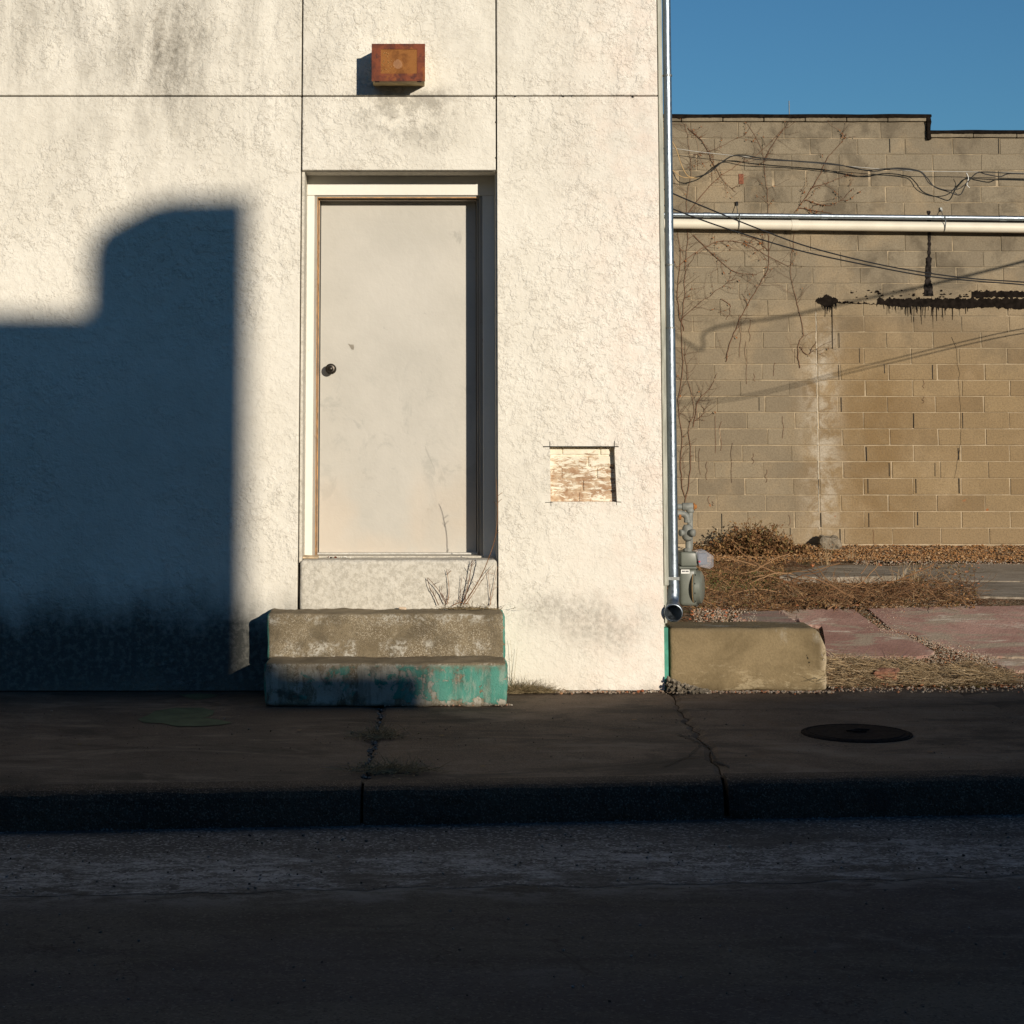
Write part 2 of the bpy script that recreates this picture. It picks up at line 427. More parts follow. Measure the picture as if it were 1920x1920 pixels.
def cmu_material():
    m = Mat('block_face', .95, 0, .15)
    x, y, z = m.xyz(); r = m.rnd()
    tan = m.mix(r, (.235, .160, .084), (.31, .222, .122))
    grey = m.mix(r, (.218, .180, .127), (.275, .228, .160))
    up = m.mr(m.add(z, m.mul(m.noise(1.5, 4), .8)), 2.2, 3.2)
    lft = m.mr(m.add(x, m.mul(m.noise(2.5, 4), .5)), 3.1, 2.75)
    c = m.mix(m.math('MAXIMUM', up, m.mul(lft, .85)), tan, grey)
    # soot blotches, denser near the top
    bl = m.mr(m.noise(3.2, 6, .65, .5), .46, .66)
    c = m.mix(m.mul(bl, m.add(.12, m.mul(up, .5))), c, (.085, .07, .05))
    bl2 = m.mr(m.noise(2.1, 5, .6, .3, m.scale((1, 1, 1), None, (4, 9, 2))), .50, .7)
    c = m.mix(m.mul(bl2, .35), c, (.42, .31, .185))
    # pale lime bloom beside the seam at the left third
    sx = m.math('ABSOLUTE', m.math('SUBTRACT', x, 2.80))
    bloom = m.mul(m.mul(m.mr(sx, .26, .0), m.mr(z, 2.6, 2.0)), m.mr(m.noise(6, 6, .7, .4), .38, .62))
    c = m.mix(m.mul(bloom, .75), c, (.52, .46, .37))
    br = m.mul(m.mul(m.mr(m.math('ABSOLUTE', m.math('SUBTRACT', x, 3.25)), .42, .08), m.mr(z, 2.3, 1.7)), m.mr(m.noise(3, 5, .65, .3), .34, .6))
    c = m.mix(m.mul(br, .55), c, (.19, .115, .045))
    wall_low = m.mr(z, .9, .5)
    c = m.mix(m.mul(wall_low, .3), c, (.34, .25, .15))
    rs = m.mul(m.mr(m.noise(9, 2), .70, .74), m.mr(z, 1.0, .7))
    c = m.mix(rs, c, (.36, .12, .04))
    g = m.noise(70, 4, .7)
    c = m.mix(m.mul(m.mr(g, .38, .62), .28), c, (.12, .09, .06))
    pr = m.mr(m.vor(95), .0, .18, 1, 0)
    c = m.mix(m.mul(pr, .35), c, (.07, .055, .035))
    m.col(c)
    m.bump(m.add(m.add(g, m.mul(m.noise(12, 4), .7)), m.mul(m.mr(m.vor(95), 0, .3), .5)), .005)
    return m.m
MT['cmu'] = cmu_material()
def mortar_material():
    m = Mat('mortar', .95, 0, .1); x, y, z = m.xyz()
    up = m.mr(m.add(z, m.mul(m.noise(2, 4), .6)), 2.1, 2.9)
    c = m.mix(m.mr(m.noise(9, 5, .7), .35, .62), (.33, .255, .165), (.46, .365, .245))
    c = m.mix(m.mul(up, m.mr(m.noise(3.5, 4, .6), .36, .58)), c, (.215, .175, .12))
    m.col(c); m.bump(m.noise(60, 4), .004); return m.m
MT['mortar'] = mortar_material()
MT['tar'] = plain('roof_tar', (.012, .009, .007), .95, spec=.05, var=.4, scale=25)
def metal_material(name, c=(.33, .38, .43), r0=.36, r1=.52, dull=(.35, .37, .38), amt=.3):
    m = Mat(name, .3, 1.0)
    v = m.scale((1, 1, .35))
    n = m.mr(m.noise(22, 6, .7, .3, v), .4, .65)
    m.col(m.mix(m.mul(n, amt), c, dull)); m.rough(m.mr(m.noise(40, 4, .7), .3, .7, r0, r1))
    m.bump(m.noise(9, 3), .004)
    return m.m
MT['galv'] = metal_material('galvanised_steel')
MT['galv_dull'] = metal_material('dull_galvanised_steel', (.26, .27, .26), .5, .7)
MT['pvc'] = plain('cream_plastic_pipe', (.72, .66, .54), .45, var=.05, scale=6)
MT['black_cable'] = plain('black_cable', (.02, .02, .02), .5)
MT['steel_wire'] = plain('steel_wire', (.40, .38, .34), .45)
MT['tan_cable'] = plain('tan_cable', (.42, .28, .13), .6)
def corner_material():
    m = Mat('corner_metal', .6, .0, .3)
    x, y, z = m.xyz()
    n = m.noise(5, 6, .7, 0, m.scale((9, 9, 1)))
    c = m.mix(m.mr(n, .35, .65), (.30, .30, .25), (.46, .46, .39))
    m.col(c); m.bump(n, .002); return m.m
MT['corner'] = corner_material()
MT['trim_paint'] = None
def paint_material(name, c0, c1, scuffs=True, chips=.0, under=(.3, .18, .08), rough=.5):
    m = Mat(name, rough, 0, .35)
    x, y, z = m.xyz()
    c = m.mix(m.mr(m.noise(1.4, 5, .6), .35, .65), c0, c1)
    if scuffs:
        s = m.noise(5, 6, .7, .8, m.scale((1, 1, .8)))
        zone = m.mul(m.mr(z, 2.15, 1.5), m.mr(z, .85, 1.2))
        c = m.mix(m.mul(m.mul(m.mr(s, .52, .66), zone), .38), c, (.30, .30, .27))
        s2 = m.noise(3, 7, .75, 1.6, m.scale((1.6, 1, 1), None, (2, 5, 1)))
        c = m.mix(m.mul(m.mr(s2, .62, .70), .40), c, (.28, .27, .24))
        pk = m.mul(m.mr(z, 1.5, .9), m.mr(m.noise(2, 3), .4, .6))
        c = m.mix(m.mul(pk, .35), c, (.60, .48, .36))
    if chips:
        ch = m.mr(m.noise(10, 7, .75, .2, m.scale((3, 1, .5))), .70 - chips, .72 - chips)
        c = m.mix(ch, c, under)
    m.col(c); m.bump(m.noise(30, 4), .0015)
    return m.m
MT['door_paint'] = paint_material('door_paint', (.485, .46, .405), (.55, .52, .46), True)
MT['trim_paint'] = paint_material('trim_paint', (.76, .73, .65), (.80, .77, .70), False, .02, (.42, .34, .22))
MT['frame_paint'] = paint_material('frame_paint', (.30, .27, .23), (.36, .33, .28), False, .06, (.17, .06, .02))
def rust_material(name, gold=.3):
    m = Mat(name, .75, .0, .3)
    n = m.noise(13, 6, .7, .5)
    c = m.mix(m.mr(n, .35, .6), (.105, .028, .015), (.20, .052, .021))
    c = m.mix(m.mul(m.mr(m.noise(9, 5, .7, .3, m.scale((1, 1, 1), None, (3, 1, 4))), .52, .64), gold), c, (.33, .115, .02))
    c = m.mix(m.mul(m.mr(m.noise(24, 5, .7), .50, .66), .8), c, (.06, .02, .017))
    m.col(c); m.bump(n, .003); return m.m
MT['rust'] = rust_material('rusted_steel', .5)
MT['rust_edge'] = plain('rusty_gold_edge', (.44, .22, .07), .5, .3, var=.4, scale=20)
def grille_material():
    m = Mat('perforated_steel', .7, 0, .3)
    n = m.noise(13, 5, .7, .5)
    c = m.mix(m.mr(n, .35, .6), (.24, .085, .018), (.38, .15, .035))
    m.col(c); return m.m
MT['grille'] = grille_material()
MT['lamp_bottom'] = plain('weathered_yellow_sheet', (.42, .31, .15), .6, var=.35, scale=14)
MT['pale_disc'] = plain('pale_disc', (.40, .29, .20), .7, var=.15)
MT['dark'] = plain('dark_void', (.012, .012, .012), .9)
MT['bronze'] = metal_material('aged_bronze', (.075, .065, .055), .38, .55, (.04, .035, .03))
MT['iron'] = plain('cast_iron', (.020, .016, .0145), .95, 0, .05, var=.35, scale=40, bump=.004)
def slab_material(name, a, b, c2, white=.4):
    m = Mat(name, .85, 0, .25)
    c = m.mix(m.mr(m.noise(2.2, 6, .65, .6), .35, .65), a, b)
    c = m.mix(m.mul(m.mr(m.noise(4, 6, .7, .5, m.scale((.6, 1.6, 1), None, (8, 1, 0))), .47, .60), .9), c, c2)
    c = m.mix(m.mul(m.mr(m.noise(5, 7, .75, .3, m.scale((.5, 2.0, 1), None, (1, 4, 0))), .55, .68), white), c, (.55, .47, .38))
    c = m.mix(m.mul(m.mr(m.noise(60, 4, .7), .5, .7), .3), c, (.10, .07, .05))
    m.col(c); m.bump(m.add(m.noise(60, 4, .7), m.noise(9, 3)), .005)
    return m.m
MT['pink'] = slab_material('faded_red_painted_concrete', (.28, .155, .122), (.41, .25, .20), (.33, .265, .195), 1.0)
MT['grey_slab'] = slab_material('weathered_lot_concrete', (.27, .225, .175), (.37, .315, .245), (.20, .165, .12), .5)
def block_material():
    m = Mat('retaining_block_concrete', .92, 0, .15); x, y, z = m.xyz()
    c = m.mix(m.mr(m.noise(2.2, 6, .65, .4), .36, .64), (.150, .110, .058), (.26, .195, .108))
    lowb = m.mr(m.add(z, m.mul(m.noise(4, 5, .7), .25)), .30, .12)
    c = m.mix(m.mul(lowb, m.mul(m.mr(m.noise(13, 7, .75, .3, m.scale((.5, 1, 1.3))), .50, .60), .75)), c, (.46, .37, .23))
    top = m.mul(m.mr(z, .25, .34), m.mr(m.noise(5, 6, .7, 0, m.scale((1, 1, .4), None, (3, 0, 0))), .55, .66))
    c = m.mix(m.mul(top, .7), c, (.50, .47, .40))
    c = m.mix(m.mul(m.mr(m.noise(1, 6, .7, .3, m.scale((3, 1, 11), None, (1, 1, 0))), .62, .68), .5), c, (.42, .34, .22))
    c = m.mix(m.mul(m.mr(z, .32, .352), .5), c, (.13, .10, .06))
    endx = m.mr(x, XB_ - .05, XB_)
    c = m.mix(m.mul(endx, m.mr(m.noise(20, 5, .7), .40, .55)), c, (.46, .37, .25))
    c = m.mix(m.mul(m.mr(m.noise(90, 4, .7), .42, .62), .25), c, (.12, .09, .05))
    m.col(c); m.bump(m.add(m.noise(70, 4, .7), m.mul(m.noise(11, 4), 1.4)), .004); return m.m
XB_ = W(1549, 1240, .05).x
MT['block'] = block_material()
def dirt_material():
    m = Mat('lot_dirt', 1.0, 0, .1)
    c = m.mix(m.mr(m.noise(4, 6, .7, .3), .35, .65), (.12, .075, .04), (.235, .15, .085))
    s = m.vor(60, 'F1', None, 1, 1); k = m.xyz(s)
    c = m.mix(m.mul(m.mr(k[0], .6, .9), .6), c, (.42, .33, .23))
    c = m.mix(m.mul(m.mr(k[1], .88, .93), .7), c, (.42, .14, .06))
    gr = m.mul(m.mr(m.noise(3, 4, .6, 0, m.scale((1, 1, 1), None, (2, 2, 2))), .55, .68), .55)
    c = m.mix(gr, c, (.10, .10, .03))
    m.col(c); m.bump(m.add(m.vor(60), m.noise(25, 5, .7)), .02)
    return m.m
MT['dirt'] = dirt_material()
def multi(name, cols, rough=.9, scale=1.0):
    """colour changes from one small piece to the next"""
    m = Mat(name, rough, 0, .15)
    k = m.n('ShaderNodeNewGeometry').outputs['Random Per Island']
    rp = m.n('ShaderNodeValToRGB'); rp.color_ramp.interpolation = 'LINEAR'
    e = rp.color_ramp.elements
    while len(e) < len(cols): e.new(.5)
    for i, c in enumerate(cols):
        e[i].position = i / (len(cols) - 1); e[i].color = tuple(c) + (1,)
    m.put(rp.inputs[0], k); m.col(rp.outputs[0])
    return m.m
MT['gravel'] = multi('gravel', [(.17, .085, .035), (.34, .19, .08), (.24, .125, .055), (.42, .27, .14), (.38, .17, .06), (.31, .16, .065), (.48, .35, .22)])
MT['pale_gravel'] = multi('pale_gravel', [(.30, .235, .175), (.46, .38, .30), (.20, .14, .09), (.54, .47, .38), (.38, .15, .07), (.38, .30, .22), (.32, .24, .17)])
MT['dark_grit'] = multi('dark_grit', [(.02, .02, .02), (.10, .09, .08), (.25, .24, .22), (.05, .045, .04)])
MT['brick'] = plain('old_red_brick', (.33, .155, .095), .9, var=.35, scale=20, bump=.006)
MT['brick_bits'] = multi('brick_bits', [(.34, .10, .04), (.45, .18, .08), (.28, .09, .045), (.42, .24, .13)])
MT['rubble'] = plain('cement_rubble', (.20, .165, .12), .95, var=.4, scale=25, bump=.01)
MT['straw'] = multi('dry_straw', [(.17, .105, .05), (.42, .31, .18), (.29, .195, .10), (.54, .42, .27), (.13, .08, .04)])
MT['twig'] = multi('dry_twigs', [(.09, .045, .022), (.20, .105, .048), (.30, .18, .095), (.14, .068, .032), (.07, .04, .025)])
MT['vine'] = multi('vine_stem', [(.13, .065, .038), (.19, .10, .06), (.10, .055, .035)])
MT['vine_leaf'] = multi('withered_leaf', [(.22, .075, .025), (.34, .13, .04), (.15, .05, .02), (.26, .12, .05)])
MT['shrub_leaf'] = multi('withered_shrub_leaf', [(.14, .07, .03), (.26, .13, .055), (.09, .08, .03), (.34, .20, .09), (.12, .05, .025)])
MT['moss'] = multi('green_weed', [(.06, .085, .02), (.11, .13, .035), (.08, .10, .03)])
MT['dead_grass'] = multi('dead_grass', [(.20, .15, .08), (.32, .25, .14), (.15, .11, .06), (.4, .31, .18)])
MT['green_paint'] = plain('faded_green_paint', (.058, .078, .042), .85, var=.25, scale=9)
MT['teal_board'] = plain('teal_paint', (.08, .30, .22), .8, var=.3, scale=12)
MT['meter'] = plain('grey_green_enamel', (.145, .155, .13), .38, spec=.5, var=.12, scale=12)
MT['meter_pipe'] = plain('grey_painted_pipe', (.21, .215, .195), .5, var=.2, scale=25, bump=.002)
MT['white_label'] = plain('white_label', (.75, .74, .70), .5, var=.03)
MT['black_ink'] = plain('black_ink', (.03, .03, .05), .6)
MT['orange_rust'] = plain('orange_rust', (.34, .14, .04), .9, var=.3)
MT['red_spot'] = plain('red_tag', (.7, .03, .06), .4)
g = Mat('clear_plastic', .25, 0, .6); g.b.inputs['Alpha'].default_value = .26
g.col((.50, .52, .58)); MT['clear'] = g.m
MT['opp_brick'] = plain('opposite_brick', (.19, .085, .055), .9, var=.2, scale=8, bump=.01)
MT['opp_glass'] = plain('dark_window_glass', (.03, .035, .04), .15, spec=.6)
MT['hole_brick'] = None
def hole_brick_material():
    m = Mat('limewashed_brick', .95, 0, .15)
    x, y, z = m.xyz()
    low = m.mr(z, 1.42, 1.20)
    n = m.noise(22, 7, .75, .6, m.scale((.55, 1, 1.7)))
    f = m.mr(m.add(m.add(n, m.mul(low, .15)), -.085), .50, .57)
    cr = m.mix(m.mr(m.noise(12, 4), .4, .6), (.80, .73, .58), (.86, .80, .66))
    br = m.mix(m.mr(m.noise(18, 5, .7), .4, .62), (.40, .25, .15), (.58, .44, .30))
    m.col(m.mix(f, cr, br)); m.bump(n, .006); return m.m
MT['hole_brick'] = hole_brick_material()

# ------------------------------------------------------------------ ground, street
def sheet(name, pts, z, m, parent=None):
    return raw(name, [(p[0], p[1], z) for p in pts], [tuple(range(len(pts)))], m, parent)
tag(sheet('ground', [(-400, -400), (400, -400), (400, 600), (-400, 600)], -.30, MT['dirt']), kind='structure')
KX0, KY0, KS = -2.28, -2.94, .0807
def kerb_y(x): return KY0 + KS * (x - KX0)

def strip_mesh(name, x0, x1, ya, yb, z, m, nx, ny, amp=0.0, parent=None, thick=0.0, wob=0.0, seed=0):
    """a surface between two lines y = ya(x) and y = yb(x)"""
    V = []; Fc = []
    for i in range(nx + 1):
        x = x0 + (x1 - x0) * i / nx
        a = ya(x) + (noise.noise(Vector((x * 3, seed, 1))) * wob + noise.noise(Vector((x * 17, seed, 5))) * wob * .4 if wob else 0); b = yb(x)
        for j in range(ny + 1):
            y = a + (b - a) * j / ny
            V.append((x, y, z + (noise.noise(Vector((x * 2, y * 2, seed))) * amp if amp else 0)))
    for i in range(nx):
        for j in range(ny):
            q = i * (ny + 1) + j
            Fc.append((q, q + ny + 1, q + ny + 2, q + 1))
    n = len(V)
    if thick:
        ring = [i * (ny + 1) for i in range(nx + 1)]
        V += [(V[k][0], V[k][1], V[k][2] - thick) for k in ring]
        for i in range(nx): Fc.append((ring[i], n + i, n + i + 1, ring[i + 1]))
        r2 = [i * (ny + 1) + ny for i in range(nx + 1)]; n = len(V)
        V += [(V[k][0], V[k][1], V[k][2] - thick) for k in r2]
        for i in range(nx): Fc.append((r2[i + 1], n + i + 1, n + i, r2[i]))
    return raw(name, V, Fc, m, parent, True)

ROADZ = -.15
tag(strip_mesh('road', -60, 60, lambda x: -14.5, lambda x: -3.2, ROADZ - .0015, MT['asphalt'], 240, 30), kind='structure')
tag(strip_mesh('gutter', -60, 60, lambda x: kerb_y(x) - 1.12, lambda x: kerb_y(x) + .04, ROADZ, MT['gutter'], 1600, 6, 0, wob=.10), kind='structure')

# joints of the pavement: world x at the wall and at the kerb for each break line
def gx(px, py): return G(px, py).x
J1 = (gx(716, 1326), gx(682, 1484)); J2 = (gx(1268, 1312), gx(1366, 1468)); J3 = (gx(1800, 1298), 2.9)
def brk_line(ja, seed, wig):
    """x along the break at a given y"""
    def f(y):
        t = (y - 0.0) / -2.75
        return ja[0] + (ja[1] - ja[0]) * t + wig * (noise.noise(Vector((y * 2.5, seed, 0))) + .5 * noise.noise(Vector((y * 9, seed, 3))))
    return f
b0 = lambda y: -12.0
b1 = brk_line(J1, 1, .02); b2 = brk_line(J2, 4, .055); b3 = brk_line(J3, 9, .05); b4 = lambda y: 14.0
walk = empty('sidewalk', (0, -1.4, 0), kind='structure')
def slab_between(fa, fb, z, gap, seed, nm='concrete_slab', parent=None, y0=.30, nx=40, ny=60, tip=0.0):
    V = []; Fc = []
    for j in range(ny + 1):
        t = j / ny
        for i in range(nx + 1):
            u = i / nx
            # front edge follows the kerb line
            yw = y0; xa = 0; y = 0
            x_guess = (fa(-1.4) + (fb(-1.4) - fa(-1.4)) * u)
            yk = kerb_y(max(-12, min(14, x_guess))) + .15
            y = yw + (yk - yw) * t
            x = fa(y) + gap + (fb(y) - gap - fa(y) - gap) * u
            zz = z + noise.noise(Vector((x * .8, y * .8, seed))) * .0015 + tip * (u - .5)
            if min(u, 1 - u) < .001: zz -= .012
            V.append((x, y, zz))
    for j in range(ny):
        for i in range(nx):
            q = j * (nx + 1) + i
            Fc.append((q, q + nx + 1, q + nx + 2, q + 1))
    ringL = [j * (nx + 1) for j in range(ny + 1)]; ringR = [j * (nx + 1) + nx for j in range(ny + 1)]
    for ring, fl in ((ringL, 0), (ringR, 1)):
        n = len(V); V += [(V[k][0], V[k][1], z - .12) for k in ring]
        for i in range(ny):
            q = (ring[i], n + i, n + i + 1, ring[i + 1]); Fc.append(q if fl else q[::-1])
    return raw(nm, V, Fc, MT['sidewalk'], walk, False)
slab_between(b0, b1, 0.0, .006, 1, nx=160)
slab_between(b1, b2, -.001, .0035, 2, nx=60)
slab_between(b2, b3, .001, .0025, 3, nx=60)
slab_between(b3, b4, 0.0, .004, 4, nx=120)
sub = strip_mesh('slab_bedding', -14, 16, lambda x: kerb_y(x) + .15, lambda x: .30, -.055, MT['dirt'], 60, 4, parent=walk)
# hairline cracks: thin, slightly sunk dark lines with a real width
def crack(pts, w, name, parent, zf=None, m=None, seed=0):
    mb = MB(); prev = None
    P = []
    for a, b in zip(pts[:-1], pts[1:]):
        a = Vector(a); b = Vector(b); n = max(2, int((b - a).length / .03))
        for i in range(n): P.append(a + (b - a) * i / n)
    P.append(Vector(pts[-1]))
    for i, p in enumerate(P):
        p.x += noise.noise(Vector((i * .45, seed, 2))) * .018; p.y += noise.noise(Vector((i * .45, seed, 8))) * .018
    for i in range(len(P) - 1):
        ww = w * 2.2 * (.5 + abs(noise.noise(Vector((i * .3, seed, 4)))) * 1.5)
        d = (P[i + 1] - P[i]); nrm = Vector((-d.y, d.x, 0)).normalized() * ww
        z = .0045 if zf is None else zf
        q = [P[i] - nrm, P[i] + nrm, P[i + 1] + nrm, P[i + 1] - nrm]
        mb.face([(v.x, v.y, z) for v in q])
    return mb.build(name, m or MT['dark'], parent)
gp = lambda a: [G(px, py) for px, py in a]
crack(gp([(1130, 1366), (1190, 1369), (1302, 1366)]), .0022, 'crack', walk, seed=1)
crack(gp([(1268, 1376), (1300, 1388), (1330, 1400), (1340, 1425), (1366, 1440)]), .0028, 'crack', walk, seed=2)
crack(gp([(1170, 1436), (1240, 1430), (1290, 1422), (1335, 1418)]), .0024, 'crack', walk, seed=3)
crack(gp([(1240, 1440), (1290, 1420), (1318, 1392)]), .002, 'crack', walk, seed=4)
crack(gp([(1700, 1330), (1920, 1331)]), .0015, 'crack', walk, seed=6)
# kerb in three stretches
kerb = empty('kerb', (0, -2.8, 0), kind='structure')
def kerb_piece(xa, xb, seed, dz=0.0, name='kerb_stone'):
    V = []; Fc = []
    prof = [(.16, -.012), (.16, .0), (.07, .0), (.035, -.005), (.012, -.017), (-.002, -.038), (-.014, -.08), (-.024, -.12), (-.030, -.17)]
    n = int((xb - xa) / .02)
    for i in range(n + 1):
        x = xa + (xb - xa) * i / n
        e = min(i, n - i) * (xb - xa) / n
        rd = .012 * max(0, 1 - e / .03)
        for k, (dy, z) in enumerate(prof):
            a = (noise.noise(Vector((x * 25, k * 2.0, seed))) * .007 + noise.noise(Vector((x * 4, k, seed))) * .010 + noise.noise(Vector((x * 60, k * 3, seed))) * .004) if k > 1 else 0
            V.append((x, kerb_y(x) + dy + a + rd, z + dz + (a * .6 if k > 2 else 0) + .004))
    m = len(prof)
    for i in range(n):
        for k in range(m - 1):
            q = i * m + k; Fc.append((q, q + 1, q + m + 1, q + m))
    Fc.append(tuple(range(m))[::-1]); Fc.append(tuple(n * m + k for k in range(m)))
    return raw(name, V, Fc, MT['kerb'], kerb, False)
kx1 = gx(680, 1500) - .02; kx2 = gx(1372, 1480)
kerb_piece(-12, kx1, 1); kerb_piece(kx1 + .012, kx2 - .012, 2, -.002); kerb_piece(kx2 + .012, 13.5, 3, .002)
# manhole
mc = G(1606, 1374, .006)
mroot = empty('manhole_cover', mc, 'round dark iron manhole cover set in the pavement', 'manhole cover')
mb = MB(); lathe(mb, (mc.x, mc.y, -.015), (0, 0, 1), [(0, .258), (.022, .258), (.025, .255), (.0265, .246), (.0235, .243), (.0235, .231), (.0265, .228), (.026, .10), (.027, .02), (.027, .001)], 64)
mb.build('lid', MT['iron'], mroot)
mb = MB(); b_ = len(mb.V)
for r, z in ((.2605, .002), (.2605, .0065), (.269, .0065), (.270, .002)):
    for k in range(56):
        a = 2 * math.pi * k / 56; mb.V.append(Vector((mc.x + math.cos(a) * r, mc.y + math.sin(a) * r, z)))
for i in range(3):
    for k in range(56):
        p = i * 56 + k; q = i * 56 + (k + 1) % 56; mb.F.append((p, q, q + 56, p + 56)); mb.mi.append(0)
mb.build('rim', MT['iron'], mroot)
for (dx, dy, a) in ((-.02, .005, .5), (.035, .03, -.2), (.01, -.02, .1)):
    bb = box_bm(-.035, .035, -.006, .006, 0, .008, .002, 1)
    o = obj('boss', bb, MT['iron'], mroot); o.matrix_parent_inverse = Matrix.Identity(4)
    o.location = (dx, dy, .008); o.rotation_euler.z = a
# painted patch on the pavement
mb = MB(); ring = []
cpt = G(348, 1346)
outl = [(258, 1350), (282, 1340), (290, 1334), (330, 1328), (380, 1328), (402, 1334), (398, 1342), (384, 1347), (412, 1351), (436, 1356), (415, 1360), (372, 1363), (330, 1363), (305, 1357), (270, 1356)]
mb.face([(G(a, b).x, G(a, b).y, .0035) for a, b in outl][::-1])
mb.build('paint_patch', MT['green_paint'], walk)
mb = MB(); mb.face([(G(a, b).x, G(a, b).y, .0035) for a, b in [(335, 1303), (375, 1301), (410, 1304), (395, 1309), (370, 1313), (350, 1309)]][::-1])
mb.build('paint_patch', MT['green_paint'], walk)

# ------------------------------------------------------------------ stucco building
XC = W(1240, 650, 0).x                     # right-hand corner of the plaster
xL = W(562, 700, 0).x; xR = W(932, 700, 0).x
zj = W(700, 180, 0).z; zt = 6.2
zl = W(740, 319, 0).z; zs = W(740, 1050, 0).z; zst = W(740, 1137, 0).z
bld = empty('stucco_building', (0, 0, 0), 'cream stucco building with a recessed flush door above concrete steps', 'building')
J = .004
def panel(x0, x1, z0, z1, hole=None, m='stucco', name='stucco_panel', bevel=.006, depth=.06, y0=0.0):
    if hole is None:
        b = box_bm(x0 + J, x1 - J, y0, y0 + depth, z0 + J, z1 - J, bevel, 3)
        return obj(name, b, MT[m], bld)
    hx0, hx1, hx1b, hz0, hz1 = hole
    xs = [x0 + J, hx0, hx1, x1 - J]; zs_ = [z0 + J, hz0, hz1, z1 - J]
    V = []; Fc = []
    for yy in (y0, y0 + depth):
        for j in range(4):
            for i in range(4):
                x = xs[i]
                if i == 2 and j == 1: x = hx1b
                V.append((x, yy, zs_[j]))
    for j in range(3):
        for i in range(3):
            if i == 1 and j == 1: continue
            a = j * 4 + i; Fc.append((a, a + 1, a + 5, a + 4)); Fc.append((a + 16, a + 20, a + 21, a + 17))
    def side(a, b): Fc.append((a, a + 16, b + 16, b))
    for a, b in ((0, 1), (1, 2), (2, 3), (3, 7), (7, 11), (11, 15), (15, 14), (14, 13), (13, 12), (12, 8), (8, 4), (4, 0)): side(a, b)
    for a, b in ((5, 9), (9, 10), (10, 6), (6, 5)): side(a, b)
    return raw(name, V, Fc, MT[m], bld)
panel(-9.0, xL, zj, zt); panel(xL, xR, zj, zt); panel(xR, XC, zj, zt)
panel(-9.0, xL, .0, zj); panel(xL, xR, zl - J, zj)
hx0 = W(1032, 890, 0).x; hz1 = W(1090, 838, 0).z; hz0 = W(1090, 941, 0).z; hx1 = W(1152, 838, 0).x; hx1b = W(1157, 941, 0).x
panel(xR + .001, XC, .005, zj, hole=(hx0, hx1, hx1b, hz0, hz1))
# body of the building behind the plaster
bx0, by0 = .062, .0
core = bmesh.new()
oxa, oxb = xL + .012, xR + .001           # door opening
box_bm(-9.0, oxa, .062, .50, -.1, zt, bm=core)
box_bm(oxb, XC - .002, .062, .50, -.1, zt, bm=core)
box_bm(oxa, oxb, .062, .50, zl + .0, zt, bm=core)
box_bm(oxa, oxb, .062, .50, -.1, zs - .02, bm=core)
box_bm(-9.0, XC - .004, .50, 9.0, -.1, zt + .02, bm=core)
obj('wall', core, MT['joint'], bld)
# side and reveal plaster
b = box_bm(oxa - .010, oxa + .006, .03, .26, zs - .02, zl - .006, .002, 1); obj('reveal', b, MT['stucco_sill'], bld)
b = box_bm(oxb - .006, oxb + .010, .061, .26, zs - .02, zl - .006, .002, 1); obj('reveal', b, MT['stucco_sill'], bld)
b = box_bm(oxa - .010, oxb + .010, .03, .26, zl - .004, zl + .008, .002, 1); obj('soffit', b, MT['stucco_sill'], bld)
# stucco riser below the door
b = rough_box(xL + .010, xR - .004, -.010, .25, zst - .03, zs, .020, .04, .003, 8, .002, 30, axes='xz')
obj('stucco_panel', b, MT['stucco_sill'], bld)
# corner strip standing behind the plaster edge
zbb = W(1250, 1098, .03).z
b = box_bm(XC + .004, W(1237, 650, .03).x, .03, .2995, .36, zbb - .001, .002, 1); obj('corner_board', b, MT['corner'], bld)
b = box_bm(XC + .004, W(1248.5, 650, .03).x, .03, .2995, zbb, zt - .3, .004, 2); obj('corner_board', b, MT['corner'], bld)
b = box_bm(XC - .001, XC + .050, .30, 9.0, .30, zt - .02, .004, 2); obj('side_wall', b, MT['corner'], bld)
b = box_bm(XC - .03, XC + .022, .02, .30, .0, .355, .004, 2); obj('corner_base', b, MT['teal_board'], bld)
